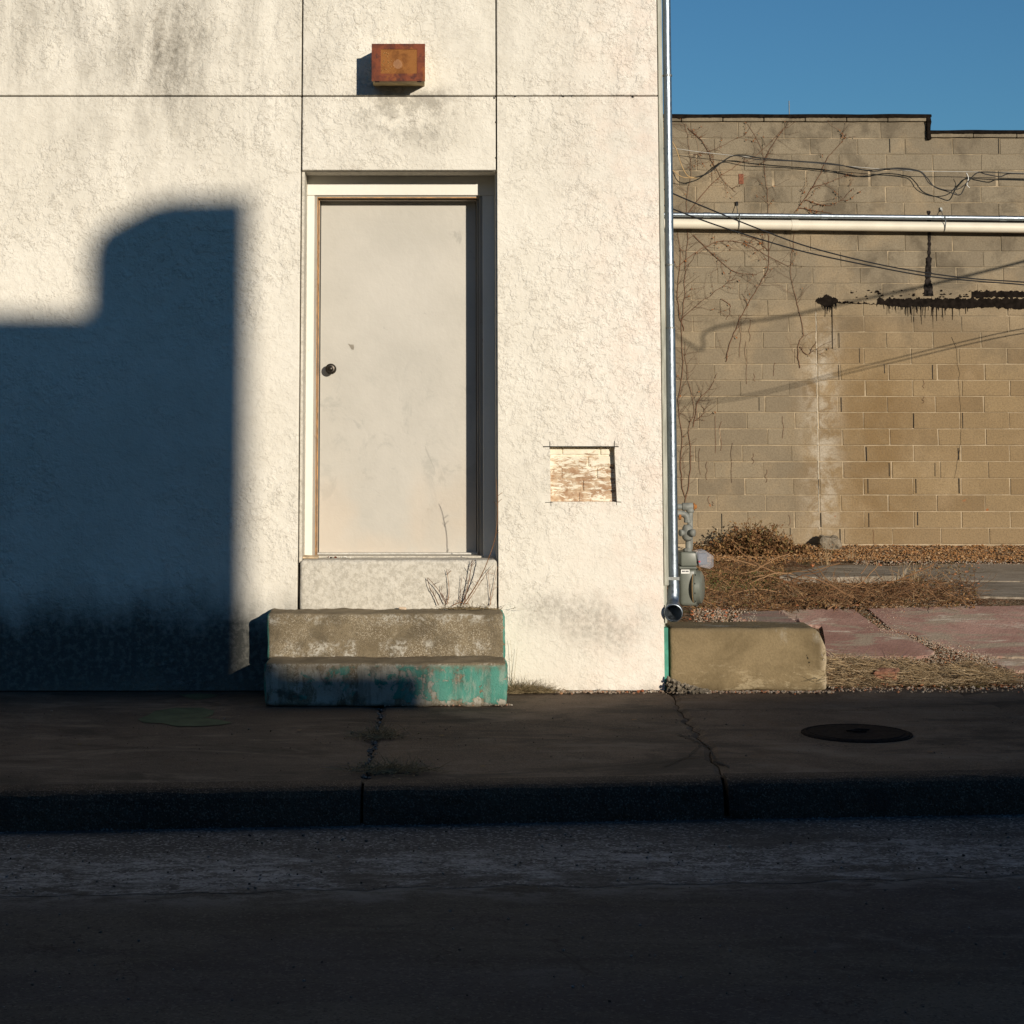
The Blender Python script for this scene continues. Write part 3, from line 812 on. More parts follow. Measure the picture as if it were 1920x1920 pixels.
# hole with old brickwork
by = .052
hb = box_bm(hx0 - .01, hx1b + .02, by + .006, .0618 + .02, hz0 - .02, hz1 + .02); obj('brick_bed', hb, MT['hole_brick'], bld)
bh = (hz1 - hz0) / 4.6
rowz = hz0 - .008
for r_ in range(5):
    cuts = [[-.02, .165, .40], [-.02, .19, .40], [-.02, .065, .27, .40], [-.02, .22, .40], [-.02, .07, .29, .40]][r_]
    for c0, c1 in zip(cuts[:-1], cuts[1:]):
        xa = max(hx0 - .008, hx0 + c0 + .003); xb = min(hx1b + .012, hx0 + c1 - .003)
        b = rough_box(xa, xb, by - .001, by + .02, rowz + .004, rowz + bh - .005, .006, .03, .004, 20, .002, 70, seed=r_ * 3 + c1, seg=2)
        obj('brick', b, MT['hole_brick'], bld)
    rowz += bh
for (ax, ay, bx_, by_, w) in ((1018, 837.5, 1160, 837.5, .0028), (1031, 828, 1031, 842, .002), (1152, 827, 1152, 842, .002), (1022, 942, 1036, 942, .0016), (1033, 940, 1033, 949, .0016), (1152, 940.5, 1165, 941.5, .002), (1156, 940, 1156, 947, .0014)):
    p = W(ax, ay, 0); q = W(bx_, by_, 0); d = (q - p).normalized(); nn = Vector((-d.z, 0, d.x)) * w
    V = [p - nn, p + nn, q + nn, q - nn]
    V = [(v.x, -.0008, v.z) for v in V] + [(v.x, .002, v.z) for v in V]
    raw('saw_cut', V, [(0, 1, 2, 3), (0, 4, 5, 1), (1, 5, 6, 2), (2, 6, 7, 3), (3, 7, 4, 0)], MT['dark'], bld)
# dabs of sealant on the joints
for px_, py_ in ((927, 184), (930, 229), (966, 181), (1056, 181), (1072, 180), (930, 296), (1186, 182)):
    p = W(px_, py_, -.002); mbb = MB(); mbb.rock(p, .008, random.Random(px_)); mbb.build('sealant_dab', MT['dark'], bld)

# ---- door, frame and casing (set back in the opening)
YC, YD = .235, .382
oz0, oz1 = zs, zl
def wx(px, Y): return W(px, 700, Y).x
def wz(py, Y): return W(740, py, Y).z
# casing boards
zc0 = wz(366, YC)
cl0, cl1 = oxa + .006, wx(587.5, YC); cr0, cr1 = wx(905.5, YC), oxb - .006
b = box_bm(cl0, cr1, YC, YC + .03, zc0, oz1 + .0, .002, 1); obj('head_casing', b, MT['trim_paint'], bld)
b = box_bm(cl0, cl1, YC, YC + .03, oz0, zc0 - .002, .002, 1); obj('side_casing', b, MT['trim_paint'], bld)
b = box_bm(cr0, cr1, YC, YC + .03, oz0, zc0 - .002, .002, 1); obj('side_casing', b, MT['trim_paint'], bld)
# steel frame in steps
dfr = link('door_frame', bpy.data.meshes.new('door_frame'), bld)
fb = bmesh.new()
fx0, fx1 = wx(588, YC), wx(905, YC)
s1 = wx(592.5, YC); e1 = wx(899, YC + .05)
dz1 = wz(378, YD)                       # underside of the head stop, in front of the leaf
f1z = wz(371.5, YC + .03)
box_bm(fx0 - .01, s1 + .004, YC + .018, YD + .05, oz0, zc0 + .01, .002, 1, bm=fb)
box_bm(e1, fx1 + .01, YC + .018, YD + .05, oz0, zc0 + .01, .002, 1, bm=fb)
box_bm(s1 + .004, e1, YC + .018, YD + .05, f1z, zc0 + .01, .002, 1, bm=fb)
me = dfr.data; fb.to_mesh(me); fb.free(); me.materials.append(MT['frame_paint'])
s2 = wx(596, YD - .05)
st = bmesh.new()
box_bm(s1 + .0045, s2 + .006, YC + .060, YD + .04, oz0 + .002, f1z - .001, .0015, 1, bm=st)
box_bm(e1 - .014, e1 - .001, YC + .060, YD + .04, oz0 + .002, f1z - .001, .0015, 1, bm=st)
box_bm(s2 + .007, e1 - .015, YC + .060, YD + .04, dz1, f1z - .001, .0015, 1, bm=st)
obj('door_stop', st, MT['frame_paint'], bld)
for (x0, x1, z0, z1, Y) in ((s1 + .0005, s1 + .004, oz0, f1z, YC + .0165), (s2 + .0015, s2 + .0058, oz0, dz1, YC + .0585), (s1, e1, f1z - .0005, f1z + .004, YC + .0165), (s2, e1 - .016, dz1 - .0004, dz1 + .003, YC + .0585)):
    b = box_bm(x0, x1, Y, Y + .006, z0, z1); obj('rusted_edge', b, MT['rust_edge'], bld)
door = None
lx0 = s2 + .010; lx1 = e1 - .018; lz0 = wz(1040, YD); lz1 = dz1 + .01
b = box_bm(lx0, lx1, YD, YD + .044, lz0, lz1, .0015, 1)
door = obj('door', b, MT['door_paint'], bld)
b = box_bm(lx0 - .03, lx1 + .03, YD + .05, YD + .07, oz0, lz1 + .05); obj('door_backing', b, MT['dark'], bld)
kp = W(621, 692, YD)
mb = MB(); lathe(mb, (kp.x, YD, kp.z), (0, -1, 0), [(0, .031), (.004, .031), (.008, .027), (.010, .013), (.034, .012), (.038, .022), (.046, .030), (.058, .0315), (.066, .028), (.069, .020), (.0685, .013), (.072, .012), (.072, .001)], 32)
kn = raw('door_knob', mb.V, mb.F, MT['bronze'], door, True, mb.mi)
b = box_bm(kp.x - .0012, kp.x + .0012, YD - .0732, YD - .072, kp.z - .007, kp.z + .007); obj('keyhole', b, MT['dark'], door)
# chipped paint marks on the leaf
mb = MB(); pc = [(652, 644), (657, 646), (663, 646), (664, 651), (663, 656), (659, 655), (656, 650)]
mb.face([tuple(W(a, b2, YD - .0012)) for a, b2 in pc]); mb.build('chipped_patch', plain('bare_primer', (.28, .25, .20), .6), door)
# threshold
b = box_bm(cl0, cr1, .20, YD + .05, zs - .02, zs + .008, .004, 2); obj('sill', b, MT['stucco_sill'], bld)
b = box_bm(s1 + .004, e1, YD - .06, YD + .046, zs + .008, zs + .018, .003, 2); obj('threshold', b, plain('worn_aluminium', (.62, .60, .55), .4, .4), bld)
b = rough_box(cl0 - .002, wx(600, .2), .10, .22, zs, zs + .012, .003, .03, .003, 30); obj('wood_scrap', b, plain('splintered_wood', (.52, .40, .26), .9, var=.3), bld)
rr = random.Random(4)
for k in range(9):
    mb = MB(); p = W(rr.uniform(606, 660), 1044, .17); mb.rock((p.x, .12 + rr.random() * .1, zs + .004), rr.uniform(.005, .011), rr)
    mb.build('paint_chip', rr.choice([MT['trim_paint'], MT['rust'], MT['dark']]), bld)

# ---- rusted box above the door
lp = W(747, 122, 0)
box = empty('wall_sounder_box', lp, 'rusty perforated metal box mounted on the wall above the door', 'alarm box')
YB = -.205
fl0 = W(697, 82, YB); fr1 = W(797, 152, YB)
lx_0, lx_1, lz_1, lz_0 = fl0.x, fr1.x, fl0.z, fr1.z
hsg = bmesh.new(); box_bm(lx_0 + .004, lx_1 - .004, YB + .012, 0.004, lz_0 + .004, lz_1 - .004, .002, 1, bm=hsg)
obj('housing', hsg, MT['lamp_bottom'], box)
fw = W(714, 100, YB).x - lx_0
gx0, gx1 = W(714, 100, YB).x, W(782, 100, YB).x; gz1, gz0 = W(740, 92, YB).z, W(740, 138, YB).z
# front plate: frame with an opening filled by a sheet with real holes
V = []; Fc = []
for yy in (YB, YB + .014):
    for (x, z) in ((lx_0, lz_0), (lx_1, lz_0), (lx_1, lz_1), (lx_0, lz_1), (gx0, gz0), (gx1, gz0), (gx1, gz1), (gx0, gz1)): V.append((x, yy, z))
for k in range(4):
    a, b2 = k, (k + 1) % 4
    Fc += [(a, b2, b2 + 4, a + 4), (a + 8, a + 12, b2 + 12, b2 + 8), (a, a + 8, b2 + 8, b2), (a + 4, b2 + 4, b2 + 12, a + 12)]
raw('front_frame', V, Fc, MT['rust'], box)
# perforated sheet: cells with square holes
nx_, nz_ = 34, 24
V = []; Fc = []
for j in range(nz_):
    for i in range(nx_):
        cx = gx0 + (gx1 - gx0) * (i + .5 + (.25 if j % 2 else -.25)) / nx_; cz = gz0 + (gz1 - gz0) * (j + .5) / nz_
        hw = (gx1 - gx0) / nx_ / 2; hz_ = (gz1 - gz0) / nz_ / 2; q = .52
        n = len(V)
        x_0, x_1 = max(gx0, cx - hw), min(gx1, cx + hw)
        if i == 0: x_0 = gx0
        if i == nx_ - 1: x_1 = gx1
        for (x, z) in ((x_0, cz - hz_), (x_1, cz - hz_), (x_1, cz + hz_), (x_0, cz + hz_), (cx - hw * q, cz - hz_ * q), (cx + hw * q, cz - hz_ * q), (cx + hw * q, cz + hz_ * q), (cx - hw * q, cz + hz_ * q)):
            V.append((x, YB + .003, z))
        for k in range(4):
            a, b2 = k, (k + 1) % 4; Fc.append((n + a, n + b2, n + b2 + 4, n + a + 4))
raw('grille', V, Fc, MT['grille'], box)
b = box_bm(gx0, gx1, YB + .0095, YB + .0115, gz0, gz1); obj('backing', b, plain('brown_backing', (.10, .04, .015), .9), box)
cc = W(746, 120, YB)
mb = MB(); lathe(mb, (cc.x, YB + .0075, cc.z), (0, -1, 0), [(0, .0265), (.0035, .0265), (.004, .025), (.004, .001)], 26); mb.build('speaker_cone', MT['pale_disc'], box)
b = box_bm(lx_0 + .02, lx_0 + .045, YB + .004, YB + .02, lz_0 - .004, lz_0 + .002); obj('catch', b, MT['dark'], box)
b = box_bm(lx_1 - .045, lx_1 - .02, YB + .004, YB + .02, lz_0 - .004, lz_0 + .002); obj('catch', b, MT['dark'], box)
# dents over the lower left of the grille
rr = random.Random(11)
MT['dent'] = plain('tan_dent', (.46, .26, .10), .7)
for k in range(34):
    a = rr.random(); t = rr.random()
    px_ = 716 + 26 * a * (1 - abs(t - .6)); py_ = 98 + 38 * t
    p = W(px_, py_, YB + .0015)
    mb = MB(); mb.rock(p, .0022 + rr.random() * .0016, rr, .8); mb.build('dent', MT['dent'], box)

# ---- concrete steps
sx0 = W(500, 1200, -.28).x; sx1 = W(946, 1200, -.28).x
ztop = zst - .012
stp = empty('concrete_steps', ((sx0 + sx1) / 2, -.3, 0), 'two concrete steps with peeling teal paint below the door', 'steps')
zmid = W(700, 1231, -.28).z
b = rough_box(sx0, sx1, -.285, -.0005, zmid - .02, ztop, .020, .022, .008, 7, .005, 28, seed=2); obj('step', b, MT['steps'], stp, True)
b = rough_box(W(496, 1280, -.56).x, W(951, 1280, -.56).x, -.56, -.0003, .0, zmid, .018, .022, .009, 6, .005, 28, seed=5)
for v in b.verts:
    if v.co.y < -.5: v.co.y -= (1 - max(0, v.co.z) / zmid) * .012
obj('step', b, MT['steps'], stp, True)

# ------------------------------------------------------------------ downpipe at the corner
pp = empty('downpipe', (W(1254, 700, .04).x, .04, 1.0), 'galvanised steel downpipe strapped to the building corner, elbow open at its foot', 'downpipe')
PYY = .085
def pxat(y): return W(1245.5 + (y / 1100.0) * 16 + 8, y, PYY)
xp = W(1257.5, 650, PYY).x
segs = [((-20), 142, .0245), (142, 497, .0248), (497, 615, .0252), (615, 1085, .0285)]
for (ya, yb, r) in segs:
    a = W(1250, ya, PYY).z if ya > 0 else 5.9; b2 = W(1250, yb, PYY).z
    mb = MB(); cyl_between(mb, (xp, PYY, a), (xp, PYY, b2), r, 24)
    mb.build('pipe_section', MT['galv'], pp, True).data.set_sharp_from_angle(angle=R(40))
    mb = MB(); lathe(mb, (xp, PYY, b2 - .006), (0, 0, 1), [(0, r + .001), (0.001, r + .004), (.011, r + .004), (.012, r + .001)], 24); mb.build('joint_ring', MT['galv_dull'], pp)
def strap(y, r):
    z = W(1250, y, PYY).z; bmx = bmesh.new()
    box_bm(XC - .012, xp + r + .003, PYY - r - .004, PYY - r - .001, z - .009, z + .009, bm=bmx)
    box_bm(xp + r + .001, xp + r + .004, PYY - r - .004, .30, z - .009, z + .009, bm=bmx)
    obj('strap', bmx, MT['galv_dull'], pp)
strap(1084, .0285)
sst0 = lambda k: max(0, min(1, (k - .35) / .5)) ** 1.2
# elbow: from upright to facing the street
zt0 = W(1250, 1085, PYY).z
ctr = W(1265.5, 1152, -.10)
path = []; rad = []
for t in range(15):
    u = t / 14
    if u < .35:
        k = u / .35; path.append(Vector((xp, PYY, zt0 - .075 * k))); rad.append(.030 + (.005 * k))
    else:
        k = (u - .35) / .65; ang = k * R(82)
        p = Vector((xp + (ctr.x - xp) * k, PYY - .135 * (1 - math.cos(ang)), zt0 - .075 - (zt0 - .075 - ctr.z) * math.sin(ang)))
        path.append(p); rad.append(.034 + .017 * sst0(k) + (.0015 if t % 2 else 0))
mb = MB(); mb.tube(path, rad, 28, False)
mb.tube(path[::-1], [r - .003 for r in rad[::-1]], 28, False)
mb.build('elbow', MT['galv'], pp, True)
e = path[-1]; d = (path[-1] - path[-2]).normalized(); bq = MB()
u_ = d.orthogonal().normalized(); w_ = d.cross(u_); r1 = rad[-1]
for rr_, off in ((r1 - .003, 0), (r1 + .002, .001), (r1 + .003, .012), (r1, .02), (r1 - .003, .018)):
    for k in range(28):
        a = 2 * math.pi * k / 28; bq.V.append(e + d * (.004 - off) + (u_ * math.cos(a) + w_ * math.sin(a)) * rr_)
for i in range(4):
    for k in range(28):
        p_ = i * 28 + k; q_ = i * 28 + (k + 1) % 28; bq.F.append((p_, q_, q_ + 28, p_ + 28)); bq.mi.append(0)
bq.build('elbow_rim', MT['galv'], pp, True)

# ------------------------------------------------------------------ vacant lot: one height function
XB1 = W(1549, 1240, .05).x
def sst(a, b, x):
    t = max(0, min(1, (x - a) / (b - a))); return t * t * (3 - 2 * t)
def lot_z(x, y):
    flat = .335 + .012 * max(0, y)
    ramp = min(flat, .0 + .27 * max(0, y - .12))
    t = sst(XB1 - .10, XB1 + .02, x)
    z = flat * (1 - t) + ramp * t
    return z
def GL(px, py, dz=0.0, fn=None):
    """march the sight line of a photo pixel to the lot surface"""
    d = ray(px, py); t = 10.8; fn = fn or lot_z
    while t < 17:
        p = CAM + d * t
        if p.z < fn(p.x, p.y): break
        t += .01
    p = CAM + d * t
    return Vector((p.x, p.y, fn(p.x, p.y) + dz))
YF = 5.2                                   # face of the block wall
V = []; Fc = []; nx_, ny_ = 150, 90
x0_, x1_, y0_, y1_ = XC - .2, 9.0, .12, YF + .1
for j in range(ny_ + 1):
    for i in range(nx_ + 1):
        x = x0_ + (x1_ - x0_) * i / nx_; y = y0_ + (y1_ - y0_) * (j / ny_)
        n_ = noise.noise(Vector((x * 3, y * 3, 0))) * .012 + noise.noise(Vector((x * 13, y * 13, 4))) * .006
        V.append((x, y, lot_z(x, y) + n_ * .7 - (.010 if y > .4 else .012)))
for j in range(ny_):
    for i in range(nx_):
        q = j * (nx_ + 1) + i; Fc.append((q, q + 1, q + nx_ + 2, q + nx_ + 1))
tag(raw('lot_ground', V, Fc, MT['dirt'], None, True), kind='structure')

def draped(name, near, far, m, lift, thick, parent=None, n=46, rows=14, seed=0, jag=.02):
    """slab between a near and a far edge given in the photograph, following the ground"""
    def resample(pl, n):
        P = [Vector((a, b)) for a, b in pl]; L = [0]
        for a, b in zip(P[:-1], P[1:]): L.append(L[-1] + (b - a).length)
        out = []
        for k in range(n + 1):
            s_ = L[-1] * k / n; i = 0
            while i < len(L) - 2 and L[i + 1] < s_: i += 1
            t = (s_ - L[i]) / max(1e-6, L[i + 1] - L[i]); out.append(P[i].lerp(P[i + 1], t))
        return out
    A = [GL(p.x, p.y) for p in resample(near, n)]; B = [GL(p.x, p.y) for p in resample(far, n)]
    V = []; Fc = []
    for i in range(n + 1):
        ja = noise.noise(Vector((i * .6, seed, 0))) * jag; jb = noise.noise(Vector((i * .6, seed, 7))) * jag
        for j in range(rows + 1):
            t = j / rows; p = A[i].lerp(B[i], t)
            y = p.y + ja * (1 - t) + jb * t
            V.append((p.x, y, lot_z(p.x, y) + lift + noise.noise(Vector((p.x * 2, y * 2, seed))) * .003))
    for i in range(n):
        for j in range(rows):
            q = i * (rows + 1) + j; Fc.append((q, q + rows + 1, q + rows + 2, q + 1))
    ring = [i * (rows + 1) for i in range(n + 1)] + [n * (rows + 1) + j for j in range(1, rows + 1)] + [i * (rows + 1) + rows for i in range(n - 1, -1, -1)] + [j for j in range(rows - 1, 0, -1)]
    k = len(V); V += [(V[r][0], V[r][1], V[r][2] - thick) for r in ring]
    for i in range(len(ring)):
        j = (i + 1) % len(ring); Fc.append((ring[i], k + i, k + j, ring[j]))
    return raw(name, V, Fc, m, parent, False)
pav = empty('lot_paving', (2.5, 1.5, .3), kind='structure')
draped('concrete_slab', [(1375, 1163), (1545, 1176), (1548, 1231), (1640, 1233), (1742, 1232), (1752, 1224)], [(1400, 1149), (1480, 1146), (1560, 1144), (1600, 1144), (1648, 1180), (1694, 1190)], MT['pink'], .006, .03, pav, seed=1, n=70)
draped('concrete_slab', [(1672, 1183), (1712, 1192), (1762, 1212), (1800, 1224), (1850, 1232), (1905, 1234), (2060, 1234)], [(1628, 1143), (1700, 1141), (1760, 1140), (1820, 1139), (1900, 1138), (1980, 1138), (2100, 1138)], MT['pink'], .006, .03, pav, seed=2, n=70)
draped('concrete_slab', [(1893, 1258), (1960, 1262), (2060, 1262)], [(1846, 1237), (1920, 1238), (2060, 1238)], MT['pink'], .006, .03, pav, seed=3, n=30)
draped('concrete_slab', [(1752, 1112), (1800, 1119), (1920, 1121), (2100, 1121)], [(1690, 1091), (1760, 1091), (1920, 1093), (2100, 1094)], MT['grey_slab'], .004, .03, pav, seed=4, n=30)
draped('concrete_slab', [(1700, 1089), (1780, 1089), (1920, 1091), (2100, 1092)], [(1600, 1068), (1690, 1061), (1800, 1059), (2100, 1058)], MT['grey_slab'], .005, .03, pav, seed=5, n=30)
draped('concrete_slab', [(1462, 1092), (1560, 1095), (1690, 1091)], [(1540, 1072), (1620, 1070), (1700, 1076)], MT['grey_slab'], .045, .05, pav, seed=6, n=30)
# low concrete wall along the pavement
bx_0 = W(1256, 1240, .05).x
b = rough_box(bx_0, XB1, .03, .37, .0, .352, .018, .035, .006, 5, .003, 40, seed=8)
for v in b.verts:
    # broken upper right corner and a slight lean outward at the foot
    dx = XB1 - v.co.x; dz = .352 - v.co.z
    if dx + dz * .6 < .07: v.co.x -= (.07 - dx - dz * .6) * .55; v.co.z -= (.07 - dx - dz * .6) * .35
tag(obj('retaining_block', b, MT['block'], None, True), 'long low tan concrete block beside the pavement at the building corner', 'concrete block')
# red and pale paint fleck
# ------------------------------------------------------------------ block wall behind the lot
rowpy = [229, 259.3, 289.6, 319.6, 349.8, 380, 410, 440.3, 470.8, 501, 531.5, 562.3, 592.5, 622.4, 652.6, 682.6, 713, 743, 773.3, 804, 834.8, 865.6, 896.8, 928, 959, 990, 1020.5]
RZ = [W(1600, p, YF).z for p in rowpy]
bw = empty('block_building', (4, YF, .5), 'tan concrete block building behind the vacant lot with tarred roof edge', 'building')
xs0 = XC - .3; xs1 = 7.4
seam = W(1533, 700, YF).x; stepx = W(1740, 240, YF).x
b = bmesh.new()
box_bm(xs0, xs1, YF + .0055, YF + .3, 0, RZ[1], bm=b)
box_bm(xs0, stepx, YF + .0055, YF + .3, RZ[1], RZ[0] + .0, bm=b)
box_bm(xs0, xs1, YF + .3, YF + 10, 0, RZ[0] - .05, bm=b)
obj('wall', b, MT['mortar'], bw)
meshes = {}
def block_mesh(w, h, var):
    key = (round(w, 3), round(h, 3), var)
    if key not in meshes:
        b = box_bm(-w / 2, w / 2, 0, .05, -h / 2, h / 2, .0035, 1)
        rn = random.Random(hash(key) & 0xffff)
        for v in b.verts:
            v.co.x += rn.uniform(-.0025, .0025); v.co.z += rn.uniform(-.0022, .0022); v.co.y += rn.uniform(-.001, .001)
        me = bpy.data.meshes.new('concrete_block'); b.to_mesh(me); b.free(); me.materials.append(MT['cmu']); meshes[key] = me
    return meshes[key]
rb = random.Random(3)
def put_block(xa, xb, za, zb, g=.005, mat=None):
    w = xb - xa - g; h = zb - za - .0055
    if w < .02: return
    w = round(w / .01) * .01
    me = block_mesh(w, round(h, 3), rb.randrange(4))
    o = bpy.data.objects.new('concrete_block', me); C.objects.link(o); o.parent = bw; o.matrix_parent_inverse = Matrix.Translation(-bw.location)
    o.location = ((xa + xb) / 2, YF + rb.uniform(-.0022, .0018), (za + zb) / 2)
    return o
BWD = .4064
ref_even = W(1338, 270, YF).x; ref_odd = ref_even + BWD / 2 + .02
XV0 = W(1255, 700, YF).x - .05; XV1 = W(1925, 700, YF).x + .45
for r_ in range(26):
    za, zb = RZ[r_ + 1], RZ[r_]
    if r_ == 3:   # course of short blocks with fat joints
        x = W(1273, 330, YF).x; pit = .273
        x -= pit
        while x < XV1:
            put_block(x, x + .254 + rb.uniform(-.012, .012), za, zb)
            x += pit
        continue
    ref = ref_even if r_ % 2 else ref_odd
    xr = XV1 if r_ > 0 else stepx - .02
    x = ref - BWD * 3; edges = []
    jit = rb.uniform(-.03, .03)
    while x < xr + BWD: edges.append(x + jit + rb.uniform(-.006, .006)); x += BWD
    if r_ >= 12:
        e1_ = [e_ for e_ in edges if e_ < seam - .07] + [seam]
        st2 = seam + (.19 if r_ % 2 else .39); e2_ = [seam]
        x = st2 + rb.uniform(-.02, .02)
        while x < xr + BWD: e2_.append(x + rb.uniform(-.008, .008)); x += BWD
        groups = (e1_, e2_)
    else: groups = (edges,)
    for gi, ed in enumerate(groups):
        for a, b2 in zip(ed[:-1], ed[1:]):
            if b2 < XV0 or a > xr: continue
            put_block(a, min(b2, xr) if r_ == 0 else b2, za, zb, .006 if gi == 0 else .0075)
# the one red brick in the short-block course
p0 = W(1385, 345, YF); p1 = W(1394, 326, YF)
b = box_bm(p0.x, p1.x, YF - .004, YF + .03, p0.z, p1.z, .002, 1); obj('brick', b, plain('dull_red_brick', (.22, .085, .05), .95, var=.4), bw)
# open joints: dark slots where the mortar has gone
for (px_, ya, yb) in ((1804, 774, 803), (1713, 775, 802), (1624, 838, 864), (1753, 868, 893), (1797, 840, 862), (1717, 898, 925), (1535, 898, 927), (1627, 898, 925), (1572, 684, 712), (1577, 745, 772), (1573, 624, 652), (1611, 653, 680), (1658, 683, 700), (1748, 684, 711), (1629, 962, 988), (1539, 962, 988), (1353, 963, 990), (1720, 960, 985), (1575, 992, 1018), (1667, 868, 893), (1798, 897, 925), (1872, 260, 288), (1668, 260, 286), (1482, 990, 1005), (1423, 745, 770)):
    a = W(px_, ya, YF); c_ = W(px_, yb, YF)
    w = random.uniform(.0022, .0042)
    b = box_bm(a.x - w, a.x + w, YF - .0035, YF + .004, c_.z, a.z)
    for v in b.verts: v.co.x += noise.noise(Vector((v.co.z * 30, px_, 0))) * .004
    obj('open_joint', b, MT['dark'], bw)
# stair cracks
def wall_crack(pts, w, nm='crack', m=None, par=None, yoff=-.0032, rnd=1):
    P = []
    for a, b2 in zip(pts[:-1], pts[1:]):
        for k in range(6): P.append((a[0] + (b2[0] - a[0]) * k / 6, a[1] + (b2[1] - a[1]) * k / 6))
    P.append(pts[-1]); mb = MB(); Q = [W(x, y, YF + yoff) for x, y in P]
    for i, q in enumerate(Q): q.x += noise.noise(Vector((i * .9, rnd, 0))) * .006
    mb.tube(Q, [w * (.6 + .8 * abs(noise.noise(Vector((i * .7, rnd, 4))))) for i in range(len(Q))], 4)
    return mb.build(nm, m or MT['dark'], par or bw)
wall_crack([(1784, 632), (1793, 652), (1795, 683), (1800, 700), (1797, 713), (1799, 743), (1802, 773)], .0014)
wall_crack([(1802, 804), (1801, 835), (1795, 866), (1790, 897)], .0014, rnd=3)
# pale mortar smear down the seam
for k, (ya, yb) in enumerate(((585, 700), (700, 800), (800, 900), (900, 1018))):
    x_ = lambda y: 1529.5 + (y - 585) * .016
    wall_crack([(x_(ya), ya), (x_((ya + yb) / 2), (ya + yb) / 2), (x_(yb), yb)], .0055, 'mortar_seam', plain('pale_seam', (.47, .41, .32), .95, var=.3), yoff=.001, rnd=k + 20)
# coping and tarred edge
def coping(pxa, pxb, pyt, pyb, n):
    xa = W(pxa, pyb, YF).x; xb = W(pxb, pyb, YF).x; zt_ = W(pxa, pyt, YF).z; zb_ = W(pxa, pyb, YF).z
    for k in range(n):
        a = xa + (xb - xa) * k / n; c_ = xa + (xb - xa) * (k + 1) / n
        b = rough_box(a + .003, c_ - .003, YF - .022, YF + .25, zb_ + .004, zt_ - .03, .006, .06, .004, 9, seed=k + pxa, axes='x')
        obj('coping_block', b, MT['cmu'], bw)
    V = []; Fc = []; nn = int((xb - xa) / .02)
    for i in range(nn + 1):
        x = xa - .01 + (xb - xa + .03) * i / nn
        dr = .004 + .018 * max(0, noise.noise(Vector((x * 4, pxa, 0)))) + .012 * abs(noise.noise(Vector((x * 23, pxa, 3))))
        zz = noise.noise(Vector((x * 3, 1, 1))) * .006
        V += [(x, YF - .030, zt_ - .022 - dr), (x, YF - .034, zt_ - .012 + zz), (x, YF - .02, zt_ + .002 + zz), (x, YF + .3, zt_ + .004)]
    for i in range(nn):
        for k in range(3): q = i * 4 + k; Fc.append((q, q + 4, q + 5, q + 1))
    raw('roof_tar_edge', V, Fc, MT['tar'], bw)
    return xa, xb, zt_, zb_
coping(1200, 1741, 215, 229, 7)
coping(1742, 2150, 245, 259, 5)
# tar on the step of the parapet
a = W(1737, 216, YF); c_ = W(1742, 262, YF)
b = rough_box(a.x - .004, c_.x + .012, YF - .034, YF + .2, c_.z, a.z, .004, .02, .006, 20, .004, 60); obj('tar_smear', b, MT['tar'], bw)
rr = random.Random(21)
def tar_strip(xa, xb, top, bot, n, name, dr=None, seed=0):
    """raised smear; top/bot are photo heights as functions of px"""
    V = []; Fc = []
    for i in range(n + 1):
        px_ = xa + (xb - xa) * i / n
        t = top(px_) + noise.noise(Vector((px_ * .11, seed, 0))) * 4.5 + noise.noise(Vector((px_ * .45, seed, 2))) * 3 + noise.noise(Vector((px_ * 1.3, seed, 2))) * 2
        b2 = bot(px_) + noise.noise(Vector((px_ * .13, seed, 5))) * 3 + noise.noise(Vector((px_ * .5, seed, 9))) * 2.0
        if b2 < t + .6: b2 = t + .6
        for (yy, q) in ((YF - .001, t), (YF - .006, t + .5), (YF - .0065, b2 - .4), (YF - .001, b2)): V.append(tuple(W(px_, q, yy)))
    for i in range(n):
        for k in range(3): q = i * 4 + k; Fc.append((q, q + 1, q + 5, q + 4))
    return raw(name, V, Fc, MT['tar'], bw)
def topf(p):
    if p < 1572: return 562 - 8 * math.sin(max(0, (p - 1530)) / 42 * math.pi)
    if p < 1645: return 565 + (p - 1572) * .06
    return 560 - (p - 1645) * .004 + (0 if p > 1690 else 0)
def botf(p):
    if p < 1572: return 566 + 9 * math.sin(max(0, (p - 1532)) / 40 * math.pi)
    if p < 1645: return 568.5 + (p - 1572) * .03
    if p < 1690: return 571 + (p - 1645) * .1
    return 576 + (p - 1690) * .012 + 1.5 * math.sin(p * .05)
tar_strip(1530, 2000, topf, botf, 300, 'tar_smear', seed=1)
tar_strip(1822, 2000, lambda p: 546, lambda p: 557.5, 120, 'tar_smear', seed=2)
for k in range(70):
    px_ = rr.choice([rr.uniform(1560, 1700), rr.uniform(1690, 1990), rr.uniform(1740, 1850)]); py_ = rr.uniform(543, 560); q = W(px_, py_, YF - .003)
    mb = MB(); r_ = rr.uniform(.004, .013); n = 7
    mb.face([(q.x + math.cos(6.283 * i / n) * r_ * rr.uniform(.6, 1.7), YF - .0045, q.z + math.sin(6.283 * i / n) * r_ * rr.uniform(.4, .9)) for i in range(n)][::1])
    mb.build('tar_spot', MT['tar'], bw)
mb = MB()
